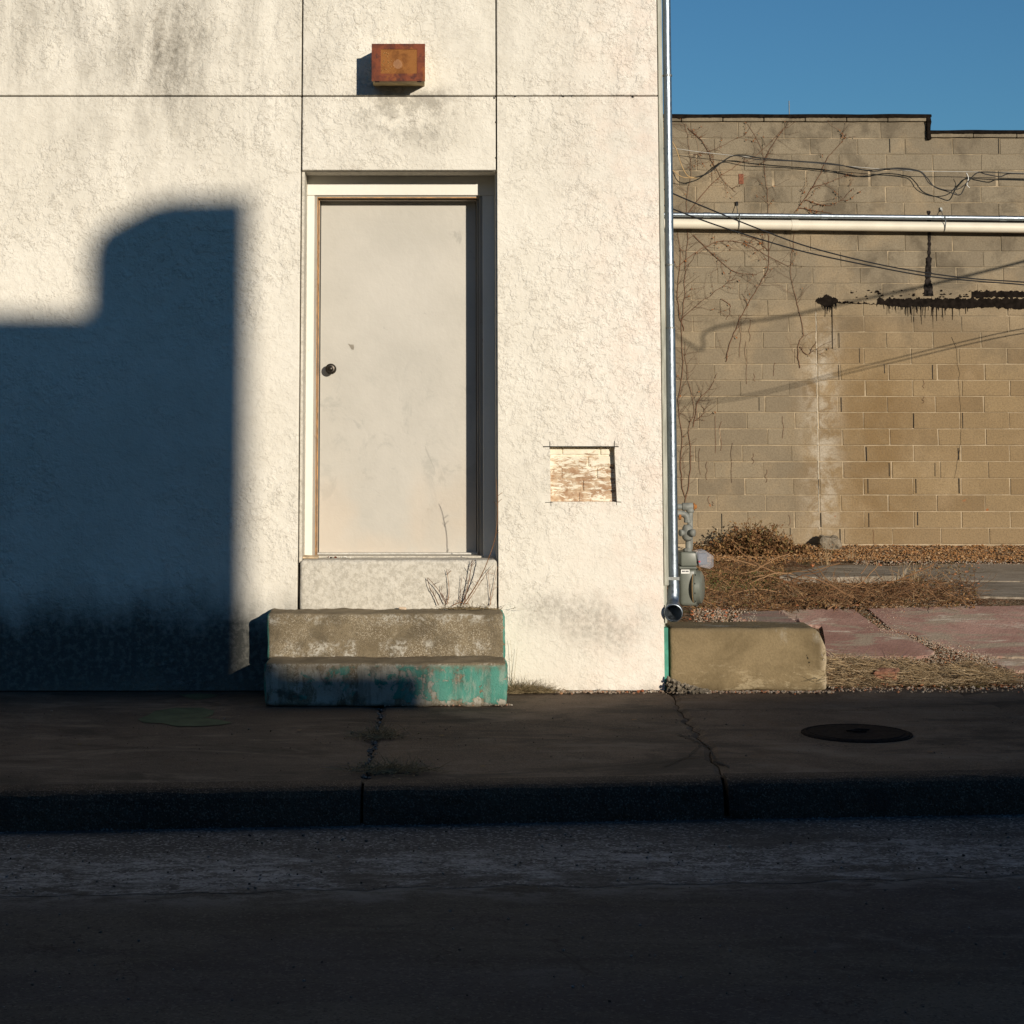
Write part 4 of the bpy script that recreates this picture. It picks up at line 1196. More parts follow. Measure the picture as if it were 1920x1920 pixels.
for k in range(105):
    px_ = rr.gauss(1730, 44) if k < 70 else (rr.uniform(1540, 1570) if k < 100 else rr.uniform(1800, 1900))
    if px_ < 1538: continue
    L = abs(rr.gauss(0, 10)) * rr.random() + 3
    if 1700 < px_ < 1790 and rr.random() < .3: L += rr.uniform(5, 26)
    y0q = botf(px_) - 3
    p0 = W(px_, y0q, YF - .003); p1 = W(px_ + rr.uniform(-1.5, 1.5), y0q + L, YF - .003)
    w = rr.uniform(.0018, .005)
    mb.tube([p0, p0.lerp(p1, .5) + Vector((rr.uniform(-.002, .002), 0, 0)), p1], [w, w * .7, w * .4], 4)
p0 = W(1560, 575, YF - .003); mb.tube([p0, W(1560.5, 620, YF - .003), W(1561, 654, YF - .003)], [.006, .004, .003], 4)
o = mb.build('tar_drips', MT['tar'], bw); o['kind'] = 'stuff'
# upright tar line over a crack
V = []; Fc = []
for i in range(60):
    t = i / 59; py_ = 395 + 160 * t; cx = 1741 + 1.5 * math.sin(t * 5) + 4 * max(0, t - .8) * 5 * .5
    w = (3 + 2.2 * noise.noise(Vector((i * .5, 0, 0))) + (2.5 if t > .55 else 0) + (3 if t > .85 else 0))
    for s_, yy in ((-1, -.001), (-.6, -.007), (.6, -.007), (1, -.001)): V.append(tuple(W(cx + w * s_, py_, YF + yy)))
for i in range(59):
    for k in range(3): q = i * 4 + k; Fc.append((q, q + 1, q + 5, q + 4))
raw('tar_line', V, Fc, plain('greyed_tar', (.022, .018, .016), .95, spec=.05, var=.8, scale=30), bw)
# roof rod
rp = W(1480, 220, YF + .8)
mb = MB(); cyl_between(mb, (rp.x, YF + .8, rp.z - .2), (rp.x, YF + .8, W(1479, 189, YF + .8).z), .0045, 8)
tag(mb.build('roof_rod', MT['galv_dull']), 'thin pale metal rod standing up above the block wall', 'rod')

# ------------------------------------------------------------------ pipes along the block wall
YP = YF - .09
def hpipe(name, ya, yb, r, m, label, Y, ext=2150, coup=()):
    p = W(1200, ya - (yb - ya) * 62 / 658, Y); q = W(ext, yb + (yb - ya) * (ext - 1920) / 658, Y)
    e_ = empty(name, tuple(p), label, 'pipe')
    mb = MB(); cyl_between(mb, p, q, r, 24); mb.build('pipe_length', m, e_, True).data.set_sharp_from_angle(angle=R(40))
    d = (q - p).normalized()
    for cxp in coup:
        yy = ya + (yb - ya) * (cxp - 1262) / 658; c_ = W(cxp, yy, Y)
        mb = MB(); lathe(mb, c_ - d * .03, d, [(0, r), (.001, r + .0035), (.06, r + .0035), (.061, r)], 24); mb.build('coupling', m, e_, True).data.set_sharp_from_angle(angle=R(40))
hpipe('steel_pipe', 402.5, 409.5, .0205, MT['galv'], 'thin shiny steel pipe running along the block wall above the cream pipe', YP - .01, coup=(1325, 1545, 1880))
hpipe('plastic_pipe', 419.5, 427.5, .043, MT['pvc'], 'thick cream plastic pipe running along the block wall below the steel pipe', YP, coup=(1490,))
hpos = ((1385, 383), (1770, 394))
for k, (px_, py_) in enumerate(hpos):
    hroot = empty('pipe_hanger', tuple(W(px_, 412, YF)), ('wire pipe hanger on the block wall at the left, among the vines', 'pipe hanger on the block wall at the right, beside the tar line')[k], 'pipe hanger', 'hangers holding the two pipes')
    c1 = W(px_, 404 + (px_ - 1262) * .0106, YP - .01); c2 = W(px_, 420 + (px_ - 1262) * .0122, YP)
    mb = MB(); ring = []
    for a in range(17):
        th = 2 * math.pi * a / 16
        cz = (c1.z + c2.z) / 2 - .008
        ring.append(Vector((c1.x + .004 * math.sin(th), YP - .004 + .053 * math.cos(th), cz + .068 * math.sin(th))))
    mb.tube(ring, .0045, 6); mb.build('loop', MT['galv_dull'], hroot)
    b = box_bm(c1.x - .011, c1.x + .011, YF - .018, YF + .002, W(px_, py_, YF).z - .012, W(px_, py_, YF).z + .022, .002, 1)
    obj('bracket', b, MT['dark'] if k == 0 else MT['galv_dull'], hroot)
    mb = MB(); cyl_between(mb, (c1.x - .008, YP - .01, c1.z + .015), (c1.x - .002, YF - .01, W(px_, py_, YF).z + .01), .0035, 6); mb.build('rod', MT['galv_dull'], hroot)

# ------------------------------------------------------------------ cables
def spline(pts, per=8):
    P = [Vector(p) for p in pts]; out = []
    for i in range(len(P) - 1):
        p0 = P[max(i - 1, 0)]; p1 = P[i]; p2 = P[i + 1]; p3 = P[min(i + 2, len(P) - 1)]
        for k in range(per):
            t = k / per
            out.append(.5 * ((2 * p1) + (p2 - p0) * t + (2 * p0 - 5 * p1 + 4 * p2 - p3) * t * t + (3 * p1 - p0 - 3 * p2 + p3) * t ** 3))
    out.append(P[-1]); return out
def cable(name, pp_, Y, r, m, label, cat='cable', group=None):
    mb = MB(); mb.tube(spline([W(a, b2, Y(a) if callable(Y) else Y) for a, b2 in pp_]), r, 6)
    return tag(mb.build(name, m, None, True), label, cat, group)
Yw = YF - .12
cable('support_wire', [(1215, 272), (1270, 279), (1340, 288), (1560, 309), (1700, 320), (1810, 322), (1920, 325), (2100, 331)], Yw, .0032, MT['steel_wire'], 'taut pale steel wire across the block wall carrying black cables', 'wire')
cable('black_cable', [(1302, 333), (1325, 326), (1350, 307), (1372, 293), (1395, 291), (1425, 296), (1480, 301), (1560, 307), (1605, 316), (1640, 321), (1680, 315), (1722, 320), (1738, 333), (1752, 350), (1780, 360), (1800, 365), (1812, 345), (1832, 324), (1850, 327), (1875, 331), (1890, 326), (1920, 326), (2050, 330)], Yw - .01, .0048, MT['black_cable'], 'black cable hanging lowest in the loop at the right of the block wall', 'cable', 'black cables lashed to the steel wire')
cable('black_cable', [(1306, 332), (1332, 322), (1360, 299), (1380, 292), (1420, 299), (1500, 303), (1590, 312), (1625, 319), (1668, 316), (1715, 320), (1730, 326), (1744, 345), (1772, 356), (1800, 353), (1820, 335), (1838, 323), (1900, 325), (2050, 329)], Yw - .03, .0040, MT['black_cable'], 'black cable hanging just above its twin in the loop on the block wall', 'cable', 'black cables lashed to the steel wire')
cable('tan_cable', [(1236, 230), (1258, 262), (1268, 280), (1278, 310), (1290, 330), (1306, 333)], Yw - .01, .0042, MT['tan_cable'], 'tan cable dropping steeply from behind the downpipe to the black cable', 'cable')
cable('tan_cable', [(1236, 300), (1262, 320), (1280, 332), (1306, 334)], Yw - .02, .0036, MT['tan_cable'], 'lower tan cable curving out from behind the downpipe', 'cable')
YQ = lambda a: YF - (4.9 - 1.9 * (a - 1262) / 658 if a < 1920 else 3.0 - 2.0 * (a - 1920) / 181 if a < 2101 else .97)
cable('service_wire', [(1215, 340), (1262, 363), (1340, 396), (1430, 432), (1520, 464), (1640, 494), (1740, 512), (1830, 523), (1920, 529), (2010, 538), (2101, 549), (2200, 560)], YQ, .0044, MT['black_cable'], 'upper of the two black wires sagging across the front of the block wall', 'wire', 'two black wires sagging to the right')
cable('service_wire', [(1215, 371), (1262, 392), (1340, 421), (1430, 450), (1520, 475), (1640, 500), (1740, 518), (1830, 527), (1920, 534), (2010, 544), (2101, 556), (2200, 568)], lambda a: YQ(a) - .05, .0044, MT['black_cable'], 'lower of the two black wires sagging across the front of the block wall', 'wire', 'two black wires sagging to the right')
cable('cable_tie', [(1812, 324), (1816, 334), (1813, 346), (1818, 352)], Yw - .03, .003, MT['white_label'], 'pale plastic tie hanging from the cables above the loop', 'cable tie')
# overhead drops, right of the frame: their shadows cross the block wall
def shadow_pt(px_, py_, d):
    p = W(px_, py_, YF); return Vector((p.x + SUN.x * d, YF - d, p.z + SUN.z * d))
def over(name, lst, tail, r, label):
    P = [shadow_pt(*q) for q in lst] + [Vector(t) for t in tail]
    mb = MB(); mb.tube(spline(P), r, 6); tag(mb.build(name, MT['black_cable'], None, True), label, 'cable', 'overhead cables right of the lot')
over('overhead_cable', [(2300, 400, .6), (2100, 440, 1.4), (1920, 490, 2.4), (1740, 535, 3.2), (1600, 565, 3.9), (1480, 592, 4.4), (1360, 610, 4.8), (1320, 625, 5.1), (1300, 650, 5.2)], [(3.9, -1.2, 4.4), (3.4, -4, 7.2), (2.6, -9, 9.5)], .011, 'heavy overhead cable dropping past the right side of the lot')

# ------------------------------------------------------------------ gas meter
YM = .62
ms = lambda px, py, dy=0: W(px, py, YM + dy)
gm = empty('gas_meter', tuple(ms(1296, 1140)), 'grey green gas meter with pipework behind the downpipe at the building side', 'gas meter')
c0 = ms(1296, 1098)
bw_, bh_ = .085, .118
b = box_bm(ms(1274, 1100).x, ms(1306, 1100).x, YM - .02, YM + .20, ms(1290, 1136).z, ms(1290, 1066).z, .022, 4)
obj('meter_body', b, MT['meter'], gm, True)
b = box_bm(ms(1273, 1100).x, ms(1306, 1100).x, YM - .03, YM + .20, ms(1290, 1066).z, ms(1290, 1062).z, .003, 1); obj('top_flange', b, MT['meter'], gm)
b = rough_box(ms(1277, 1100).x, ms(1308, 1100).x, YM - .005, YM + .18, ms(1290, 1062).z, ms(1290, 1035).z, .010, .2, .0); obj('valve_cover', b, MT['meter'], gm, True)
mb = MB(); axx = Vector((1, -.28, 0)).normalized()
cc = ms(1303, 1101, .06); rz = (ms(1300, 1066).z - ms(1300, 1138).z) / 2
lathe(mb, cc, axx, [(0, rz), (.006, rz + .004), (.012, rz + .004), (.014, rz - .012), (.040, rz - .018), (.050, rz - .040), (.052, rz - .06), (.053, .001)], 40)
mb.build('side_cover', MT['meter'], gm, True).data.set_sharp_from_angle(angle=R(35))
mb = MB(); lathe(mb, cc - axx * .002, axx, [(0, rz + .0045), (.0045, rz + .0055), (.005, rz)], 40); mb.build('gasket', plain('tan_gasket', (.30, .20, .10), .8), gm)
for k in range(12):
    a = 6.283 * k / 12; u_ = axx.orthogonal().normalized(); w_ = axx.cross(u_); p = cc + axx * .012 + (u_ * math.cos(a) + w_ * math.sin(a)) * (rz - .004)
    mb = MB(); lathe(mb, p, axx, [(0, .005), (.005, .005), (.006, .001)], 6); mb.build('bolt', MT['dark'], gm)
# index with its clear cover
V = []
prof = [(1304, 1034), (1320, 1031), (1337, 1042), (1337, 1062), (1330, 1066), (1311, 1062)]
for yy in (-.02, .10):
    for a, b2 in prof: p = ms(a, b2, 0); V.append((p.x, YM + yy, p.z))
n = len(prof); Fc = [tuple(range(n)), tuple(range(n, 2 * n))[::-1]] + [(i, i + n, (i + 1) % n + n, (i + 1) % n) for i in range(n)]
raw('index_cover', V, Fc, MT['clear'], gm)
b = box_bm(ms(1309, 1050).x, ms(1326, 1050).x, YM + .0, YM + .08, ms(1310, 1059).z, ms(1310, 1038).z, .004, 1); obj('index', b, plain('blue_grey_dial', (.16, .17, .21), .5), gm)
mb = MB(); lathe(mb, ms(1311.5, 1053, -.022), (0, -1, 0), [(0, .006), (.004, .005), (.005, .001)], 10); mb.build('seal', MT['red_spot'], gm)
lb = [ms(1277, 1068, -.0215), ms(1293, 1068, -.0215), ms(1293, 1075.5, -.0215), ms(1277, 1075.5, -.0215)]
lab = raw('label_plate', [tuple(p) for p in lb] + [(p.x, YM - .018, p.z) for p in lb], [(0, 3, 2, 1), (0, 1, 5, 4), (1, 2, 6, 5), (2, 3, 7, 6), (3, 0, 4, 7)], MT['white_label'], gm)
for k, (a, w) in enumerate(((1279, 2.3), (1281.8, 1.6), (1284, 1.0), (1286, 1.9), (1288.6, 2.4))):
    p = ms(a, 1070, -.0225); q = ms(a + w, 1072.6, -.0225)
    raw('lettering', [(p.x, p.y, q.z), (q.x, p.y, q.z), (q.x, p.y, p.z), (p.x, p.y, p.z)], [(0, 1, 2, 3)], MT['black_ink'], lab)
def gpipe(pts, r, name='pipe', n=16):
    mb = MB(); mb.tube(spline([ms(*p) for p in pts], 6), r, n); return mb.build(name, MT['meter_pipe'], gm, True)
gpipe([(1291, 1036, .03), (1291, 1005, .03)], .019, 'riser')
for (ya, yb, rr_) in ((1034, 1028, .026), (1012, 1006, .023), (1000, 990, .024), (980, 974, .022)):
    mb = MB(); p = ms(1289, ya, .03); q = ms(1289, yb, .03); lathe(mb, p, q - p, [(0, rr_ - .003), (.003, rr_), ((q - p).length - .003, rr_), ((q - p).length, rr_ - .003)], 8); mb.build('fitting', MT['meter_pipe'], gm)
mb = MB(); lathe(mb, ms(1289, 998, .01), (0, 0, 1), [(-.05, .02), (-.035, .032), (0, .036), (.03, .03), (.045, .02)], 16); mb.build('valve_body', MT['meter_pipe'], gm, True)
mb = MB(); lathe(mb, ms(1292, 999, -.02), (1, -.5, 0), [(0, .018), (.012, .018), (.014, .022), (.035, .022), (.037, .010)], 14); mb.build('valve_cap', MT['meter_pipe'], gm, True)
mb = MB(); lathe(mb, ms(1282, 999, -.02), (-1, -.5, 0), [(0, .018), (.012, .018), (.014, .020), (.026, .020), (.028, .010)], 14); mb.build('valve_cap', MT['meter_pipe'], gm, True)
gpipe([(1288, 978, .03), (1288, 971, .03), (1284, 965, .03), (1276, 963, .03), (1262, 963, .03)], .019, 'bend')
gpipe([(1294, 1030, .10), (1294, 980, .10), (1294, 955, .10)], .017, 'riser')
gpipe([(1268, 950, .10), (1300, 950, .10)], .017, 'cross_pipe')
mb = MB(); lathe(mb, ms(1279, 950, .10), (1, 0, 0), [(0, .021), (.004, .024), (.062, .024), (.066, .021)], 18); mb.build('tee', MT['meter_pipe'], gm, True)
mb = MB(); lathe(mb, ms(1294, 958, .10), (0, 0, 1), [(-.01, .021), (-.008, .024), (.02, .024)], 18); mb.build('fitting', MT['meter_pipe'], gm, True)
mb = MB(); lathe(mb, ms(1300, 950, .10), (1, 0, 0), [(0, .023), (.008, .023), (.009, .015), (.02, .012), (.021, .001)], 8); mb.build('plug', MT['orange_rust'], gm)
mb = MB(); lathe(mb, ms(1275, 968, .03), (1, 0, 0), [(-.008, .022), (.004, .022), (.006, .02)], 10); mb.build('union_nut', MT['orange_rust'], gm)

# ------------------------------------------------------------------ plants, debris
def walkv(p, d, n, step, rnd, wob=.35, grav=0.0, plane=None):
    P = [Vector(p)]; d = Vector(d).normalized()
    for k in range(n):
        d = (d + Vector((rnd.uniform(-wob, wob), rnd.uniform(-wob, wob) * (0 if plane else 1), rnd.uniform(-wob, wob) + grav))).normalized()
        q = P[-1] + d * step
        P.append(q)
    return P
# vines on the block wall
def vine(name, paths, seed, label, leaves=20, side=2.2, r0=.0036):
    rv = random.Random(seed); e_ = None; mb = MB(); lf = MB()
    first = W(paths[0][0][0], paths[0][0][1], YF - .006)
    e_ = empty(name, tuple(first), label, 'vine', 'leafless vines climbing the block wall')
    allp = []
    for pl in paths:
        Q = spline([W(a, b2, YF - .008) for a, b2 in pl], 6)
        for i, q in enumerate(Q):
            q.x += noise.noise(Vector((i * .5, seed, 0))) * .014; q.z += noise.noise(Vector((i * .5, seed, 6))) * .01; q.y = YF - .008 + rv.uniform(-.003, .002)
        L = len(Q)
        mb.tube(Q, [r0 * (1 - .6 * i / L) for i in range(L)], 4)
        allp.append(Q)
        for k in range(int(L * side / 6)):
            i = rv.randrange(1, L - 1); dd = (Q[i] - Q[i - 1]).normalized(); s_ = rv.choice((-1, 1)); ang = rv.uniform(.4, 1.2) * s_
            d2 = Vector((dd.x * math.cos(ang) - dd.z * math.sin(ang), 0, dd.x * math.sin(ang) + dd.z * math.cos(ang)))
            B = walkv(Q[i], d2, rv.randrange(4, 13), .022, rv, .33, .02, True)
            for b_ in B: b_.y = YF - .008 - rv.random() * .006; b_.z = min(b_.z, RZ[0] + .03)
            mb.tube(B, [r0 * .34 * (1 - .6 * i_ / len(B)) for i_ in range(len(B))], 3)
            allp.append(B)
            if rv.random() < .5:
                j = rv.randrange(1, len(B) - 1); B2 = walkv(B[j], Vector((rv.uniform(-1, 1), 0, rv.uniform(-.3, 1))), rv.randrange(3, 8), .018, rv, .4, 0, True)
                for b_ in B2: b_.y = YF - .01 - rv.random() * .005; b_.z = min(b_.z, RZ[0] + .03)
                mb.tube(B2, r0 * .22, 3)
    for k in range(leaves):
        Q = rv.choice(allp); q = rv.choice(Q)
        lf.leaf(q + Vector((rv.uniform(-.01, .01), -.012, rv.uniform(-.012, .006))), rv.uniform(.007, .015), rv)
    mb.build('stem', MT['vine'], e_); o = lf.build('leaf_cluster', MT['vine_leaf'], e_); o['kind'] = 'stuff'
    return e_
vine('dry_vine', [[(1285, 940), (1276, 880), (1279, 820), (1272, 760), (1280, 690), (1278, 620), (1283, 560), (1285, 500), (1290, 440), (1287, 380), (1296, 320), (1290, 260), (1284, 232)], [(1282, 620), (1270, 560), (1276, 480), (1268, 420)]], 1, 'tallest dry vine climbing beside the downpipe from meter to roof', 26, 5.0)
vine('dry_vine', [[(1284, 945), (1295, 880), (1292, 800), (1302, 770), (1288, 700), (1284, 640)], [(1300, 800), (1310, 750), (1330, 730), (1345, 700)], [(1302, 790), (1320, 775), (1316, 760)]], 2, 'dry vine forking low on the block wall just above the gas meter', 8, 3.0)
vine('dry_vine', [[(1362, 678), (1370, 640), (1392, 590), (1420, 540), (1438, 510), (1442, 470), (1440, 420), (1440, 380), (1435, 330), (1428, 280), (1402, 232)], [(1440, 470), (1420, 450), (1390, 440)], [(1432, 300), (1460, 255), (1480, 228)]], 3, 'long dry vine rising through the middle of the bare stems to the roof', 46, 3.6)
vine('dry_vine', [[(1500, 690), (1496, 650), (1506, 625), (1500, 590), (1490, 550), (1482, 510), (1486, 470), (1490, 430)], [(1500, 650), (1515, 665), (1530, 640)]], 4, 'dry vine with a hooked lower end beside the pale seam', 16, 1.6)
vine('dry_vine', [[(1490, 398), (1525, 350), (1550, 300), (1575, 270), (1588, 250)], [(1525, 350), (1560, 340), (1590, 325)], [(1510, 375), (1560, 385), (1598, 354)], [(1500, 390), (1560, 400)]], 5, 'rightmost dry vine with rusty leaves above the pipes', 110, 2.2)
vine('dry_vine', [[(1290, 400), (1330, 350), (1380, 310), (1420, 290), (1470, 240)], [(1300, 290), (1340, 280), (1400, 250)], [(1290, 240), (1320, 270), (1350, 330), (1380, 360)]], 6, 'dry vine sprawling under the roof edge at the left', 90, 3.5)
vine('dry_vine', [[(1270, 500), (1310, 470), (1350, 452), (1400, 458), (1440, 480), (1480, 500)], [(1300, 440), (1340, 480), (1380, 510), (1420, 515)], [(1275, 600), (1310, 570), (1350, 540), (1380, 520)]], 7, 'dry vine spreading sideways just below the cream pipe', 60, 4.0)
vine('dry_vine', [[(1352, 560), (1370, 575), (1362, 600)]], 8, 'short broken vine piece on the wall between the two long shadows', 3, 1.2, .003)
# hanging dead tendrils low on the wall
mbv = MB(); rv = random.Random(5)
root8 = empty('dead_tendrils', tuple(W(1370, 900, YF - .006)), 'thin dead tendrils hanging in short lines low on the block wall', 'vine')
for (x, ya, yb) in ((1340, 780, 850), (1351, 790, 845), (1372, 830, 905), (1312, 840, 890), (1325, 865, 900), (1388, 590, 670), (1405, 600, 640), (1398, 640, 720), (1452, 680, 705), (1415, 700, 715), (1468, 780, 822), (1412, 850, 870), (1437, 880, 905), (1330, 930, 945), (1480, 965, 985), (1732, 712, 728), (1731, 742, 756), (1336, 940, 948)):
    Q = spline([W(x + rv.uniform(-2.2, 2.2), ya + (yb - ya) * t / 4, YF - .006) for t in range(5)], 4); mbv.tube(Q, .0017, 3)
mbv.build('stem', MT['vine'], root8)

# dead shrub by the block wall
def clump(name, c, w, d, h, n, seed, label, cat, mstem, mleaf, leafn, lsize, tw=.0022, droop=-.04, lobes=None):
    rv = random.Random(seed); mb = MB(); lf = MB(); e_ = empty(name, c, label, cat)
    c = Vector(c)
    for k in range(n):
        bx = rv.gauss(0, .3) * w; byy = rv.gauss(0, .3) * d
        hh = h * (.4 + .7 * rv.random()) * (lobes(bx / w) if lobes else max(.25, 1 - (bx / w) ** 2))
        st_ = max(3, int(hh / .035))
        P = walkv(c + Vector((bx, byy, 0)), (rv.uniform(-.7, .7), rv.uniform(-.5, .3), 1), st_, .035, rv, .35, droop)
        mb.tube(P, tw, 3)
        for j in range(leafn):
            q = rv.choice(P); lf.leaf(q + Vector((rv.gauss(0, .015), rv.gauss(0, .015), rv.gauss(0, .012))), rv.uniform(.6, 1.3) * lsize, rv)
    mb.build('twigs', mstem, e_); lf.build('leaves', mleaf, e_)
    return e_
sc_ = GL(1420, 1052); 
clump('dead_shrub', (sc_.x + .06, YF - .32, sc_.z), .58, .17, .36, 640, 2, 'brown withered shrub heaped against the foot of the block wall', 'shrub', MT['twig'], MT['shrub_leaf'], 13, .015,
      lobes=lambda u: max(.22, 1 - abs(u + .05) * 1.05))
# gravel bank at the foot of the block wall
V = []; Fc = []; nx_ = 160
bx0_, bx1_ = W(1290, 1030, YF).x, 7.3
for i in range(nx_ + 1):
    x = bx0_ + (bx1_ - bx0_) * i / nx_
    for j in range(9):
        t = j / 8; y = YF - .66 * t + .02
        top = W(1700, 1019 + 2, YF).z * .985
        z = top * (1 - t) + (lot_z(x, y) - .002) * t + noise.noise(Vector((x * 6, y * 6, 1))) * .02 * (1 - abs(t - .5)) + noise.noise(Vector((x * 25, y * 25, 2))) * .008
        V.append((x, y, z))
for i in range(nx_):
    for j in range(8): q = i * 9 + j; Fc.append((q, q + 1, q + 10, q + 9))
tag(raw('gravel_bank', V, Fc, MT['dirt'], None, True), kind='structure')
rv = random.Random(8); mb = MB()
top = W(1700, 1021, YF).z * .985
for k in range(9000):
    x = rv.uniform(bx0_, bx1_ - 1.6); t = rv.random(); y = YF - .68 * t
    z = top * (1 - t) + (lot_z(x, y) + .004) * t + noise.noise(Vector((x * 6, y * 6, 1))) * .02
    mb.rock((x, y, z), rv.uniform(.003, .0085) * (1.9 if rv.random() < .05 else 1), rv)
tag(mb.build('gravel', MT['gravel']), 'orange brown gravel banked along the foot of the block wall', 'gravel', kind='stuff')
# loose stones: strip between slabs, ahead of the block, along the wall foot
rv = random.Random(9); mb = MB(); bb = MB()
def scatter(mbx, pxa, pxb, pya, pyb, n, ra, rb_, fn=None):
    for k in range(n):
        a = rv.uniform(0, 1); p = GL(pxa + (pxb - pxa) * a, rv.uniform(pya, pyb) if fn is None else fn(a) + rv.gauss(0, 1) * (pyb - pya))
        mbx.rock((p.x, p.y, p.z + .004), rv.uniform(ra, rb_), rv)
scatter(mb, 1650, 1870, 0, 5, 1100, .002, .0062, lambda a: 1182 + 62 * a)
scatter(mb, 1540, 1860, 1228, 1246, 900, .002, .0055)
scatter(mb, 1300, 1420, 1143, 1168, 700, .0025, .007)
scatter(mb, 1290, 1840, 1128, 1142, 900, .002, .006)
scatter(mb, 1820, 2000, 1255, 1285, 350, .002, .006)
scatter(mb, 1350, 1760, 1100, 1130, 200, .004, .011)
scatter(mb, 1600, 2000, 1052, 1060, 500, .003, .008)
scatter(mb, 1560, 2000, 1145, 1230, 260, .0015, .004)
scatter(mb, 1625, 1700, 1142, 1186, 260, .0025, .006)
tag(mb.build('loose_stones', MT['pale_gravel']), 'pale loose chips strewn between the cracked lot slabs', 'gravel', kind='stuff')
scatter(bb, 1300, 1850, 1060, 1142, 90, .007, .019); scatter(bb, 1550, 1880, 1240, 1288, 40, .006, .014); scatter(bb, 1290, 1400, 1145, 1165, 24, .007, .014)
tag(bb.build('brick_fragments', MT['brick_bits']), 'small orange brick fragments scattered through the dead weeds', 'brick rubble', kind='stuff')
# large broken brick in the straw
bp = GL(1663, 1276)
b = rough_box(-.065, .065, -.04, .04, -.026, .026, .008, .02, .010, 12, .004, 50, seed=4)
o = obj('broken_brick', b, MT['brick'], None); o.location = bp + Vector((0, 0, .030)); o.rotation_euler = (.18, -.06, -.5)
tag(o, 'large broken red brick lying in the straw near the pavement', 'brick')
bp = GL(1468, 1046); b = rough_box(-.035, .035, -.03, .03, -.02, .02, .006, .02, .005, 12)
o = obj('brick_piece', b, plain('dusty_brick', (.40, .26, .17), .9), None); o.location = bp + Vector((0, 0, .03)); tag(o, 'dusty squared brick piece sitting in front of the dead shrub', 'brick')
# concrete lump at the wall foot
bp = W(1553, 1012, YF - .12); mb = MB(); rv2 = random.Random(3)
b = rough_box(bp.x - .075, bp.x + .085, YF - .2, YF - .04, bp.z - .13, bp.z + .035, .03, .025, .035, 14, .012, 40, seed=3)
tag(obj('concrete_lump', b, MT['rubble'], None), 'jagged lump of broken concrete against the foot of the pale seam', 'concrete lump')
# crumbled cement at the corner of the building
mb = MB(); rv = random.Random(10)
for k in range(420):
    t = rv.random(); px_ = 1250 + 75 * t ** 1.2; p = G(px_, 1296, 0)
    hh = .085 * (1 - t) ** 1.1
    mb.rock((p.x, -.045 + rv.gauss(0, .025), rv.random() * hh * .9 + .006), rv.uniform(.006, .016), rv, .9)
tag(mb.build('cement_rubble', MT['rubble']), 'heap of crumbled grey cement at the foot of the building corner', 'rubble', kind='stuff')
mb = MB()
for k in range(900):
    px_ = rv.uniform(1035, 1560) if k < 620 else rv.uniform(1560, 1960)
    p = G(px_, 1297, 0); mb.rock((p.x, -.03 - abs(rv.gauss(0, .035)) if px_ < 1560 else rv.uniform(-.08, .18), .008 + (0 if px_ < 1560 else 0)), rv.uniform(.003, .009) * (1.6 if rv.random() < .05 else 1), rv)
for k in range(160):
    px_ = rv.uniform(716, 960); p = G(px_, 1324, 0); mb.rock((p.x, p.y + rv.gauss(0, .015) - .012, .008), rv.uniform(.003, .008), rv)
tag(mb.build('grit', MT['pale_gravel']), 'fine grit gathered where the wall meets the pavement', 'grit', kind='stuff')
mb = MB()
for k, (px_, py_) in enumerate(((1204, 1300), (1196, 1301), (1052, 1305), (1300, 1294), (1376, 1290), (1690, 1290), (1640, 1288), (1750, 1290))):
    p = G(px_, py_); mb.rock((p.x, p.y - .01, .014), .012, rv)
tag(mb.build('brick_fragments', MT['brick_bits']), 'row of red brick crumbs along the pavement edge', 'brick rubble', kind='stuff')
# dark grit and pebbles in the gutter and road
mb = MB()
for k in range(900):
    x = rv.uniform(-3, 3); y = kerb_y(x) - (abs(rv.gauss(0, .05)) + .015 if k < 420 else rv.uniform(.05, 1.1))
    mb.rock((x, y, ROADZ + .003), rv.uniform(.0025, .006) * (1.5 if rv.random() < .06 else 1), rv)
for k in range(120):
    p = G(rv.uniform(0, 1920), rv.uniform(1660, 1900), ROADZ); mb.rock((p.x, p.y, ROADZ), rv.uniform(.0025, .006), rv)
tag(mb.build('road_grit', MT['dark_grit']), 'dark and pale grit scattered over the gutter', 'grit', kind='stuff')

def blades(mb, c, n, spread, L, rv, lie=.5, w=.0018, up=1.0, zf=None):
    for k in range(n):
        x = c[0] + rv.gauss(0, 1) * spread[0]; y = c[1] + rv.gauss(0, 1) * spread[1]; z = zf(x, y) if zf else c[2]
        d = Vector((rv.uniform(-1, 1), rv.uniform(-1, 1), up * rv.uniform(.05, 1) * (1 - lie) + .1)).normalized()
        P = walkv((x, y, z), d, 4, L * rv.uniform(.5, 1.2) / 4, rv, .22, -.12)
        P = [Vector((q.x, q.y, max(q.z, z + .003))) for q in P]
        mb.tube(P, [w, w * .9, w * .8, w * .6, w * .3], 3)
# straw mat beside the block
rv = random.Random(12); mb = MB()
lotf = lambda x, y: max(0.006, lot_z(x, y))
for k in range(3600):
    a = rv.random(); px_ = 1552 + 340 * a; lo = 1238 + 26 * a ** 1.3; hi_ = 1293 - 9 * a
    py_ = rv.uniform(lo, hi_); p = GL(px_, min(py_, 1292))
    hump = .10 * max(0, noise.noise(Vector((p.x * 5, p.y * 5, 3))) + .25)
    blades(mb, (p.x, p.y, p.z + hump * rv.random()), 1, (.01, .01), .11, rv, .82, .0013)
tag(mb.build('straw_mat', MT['straw']), 'mat of flattened dry straw beside the low concrete block', 'dry grass', kind='stuff')
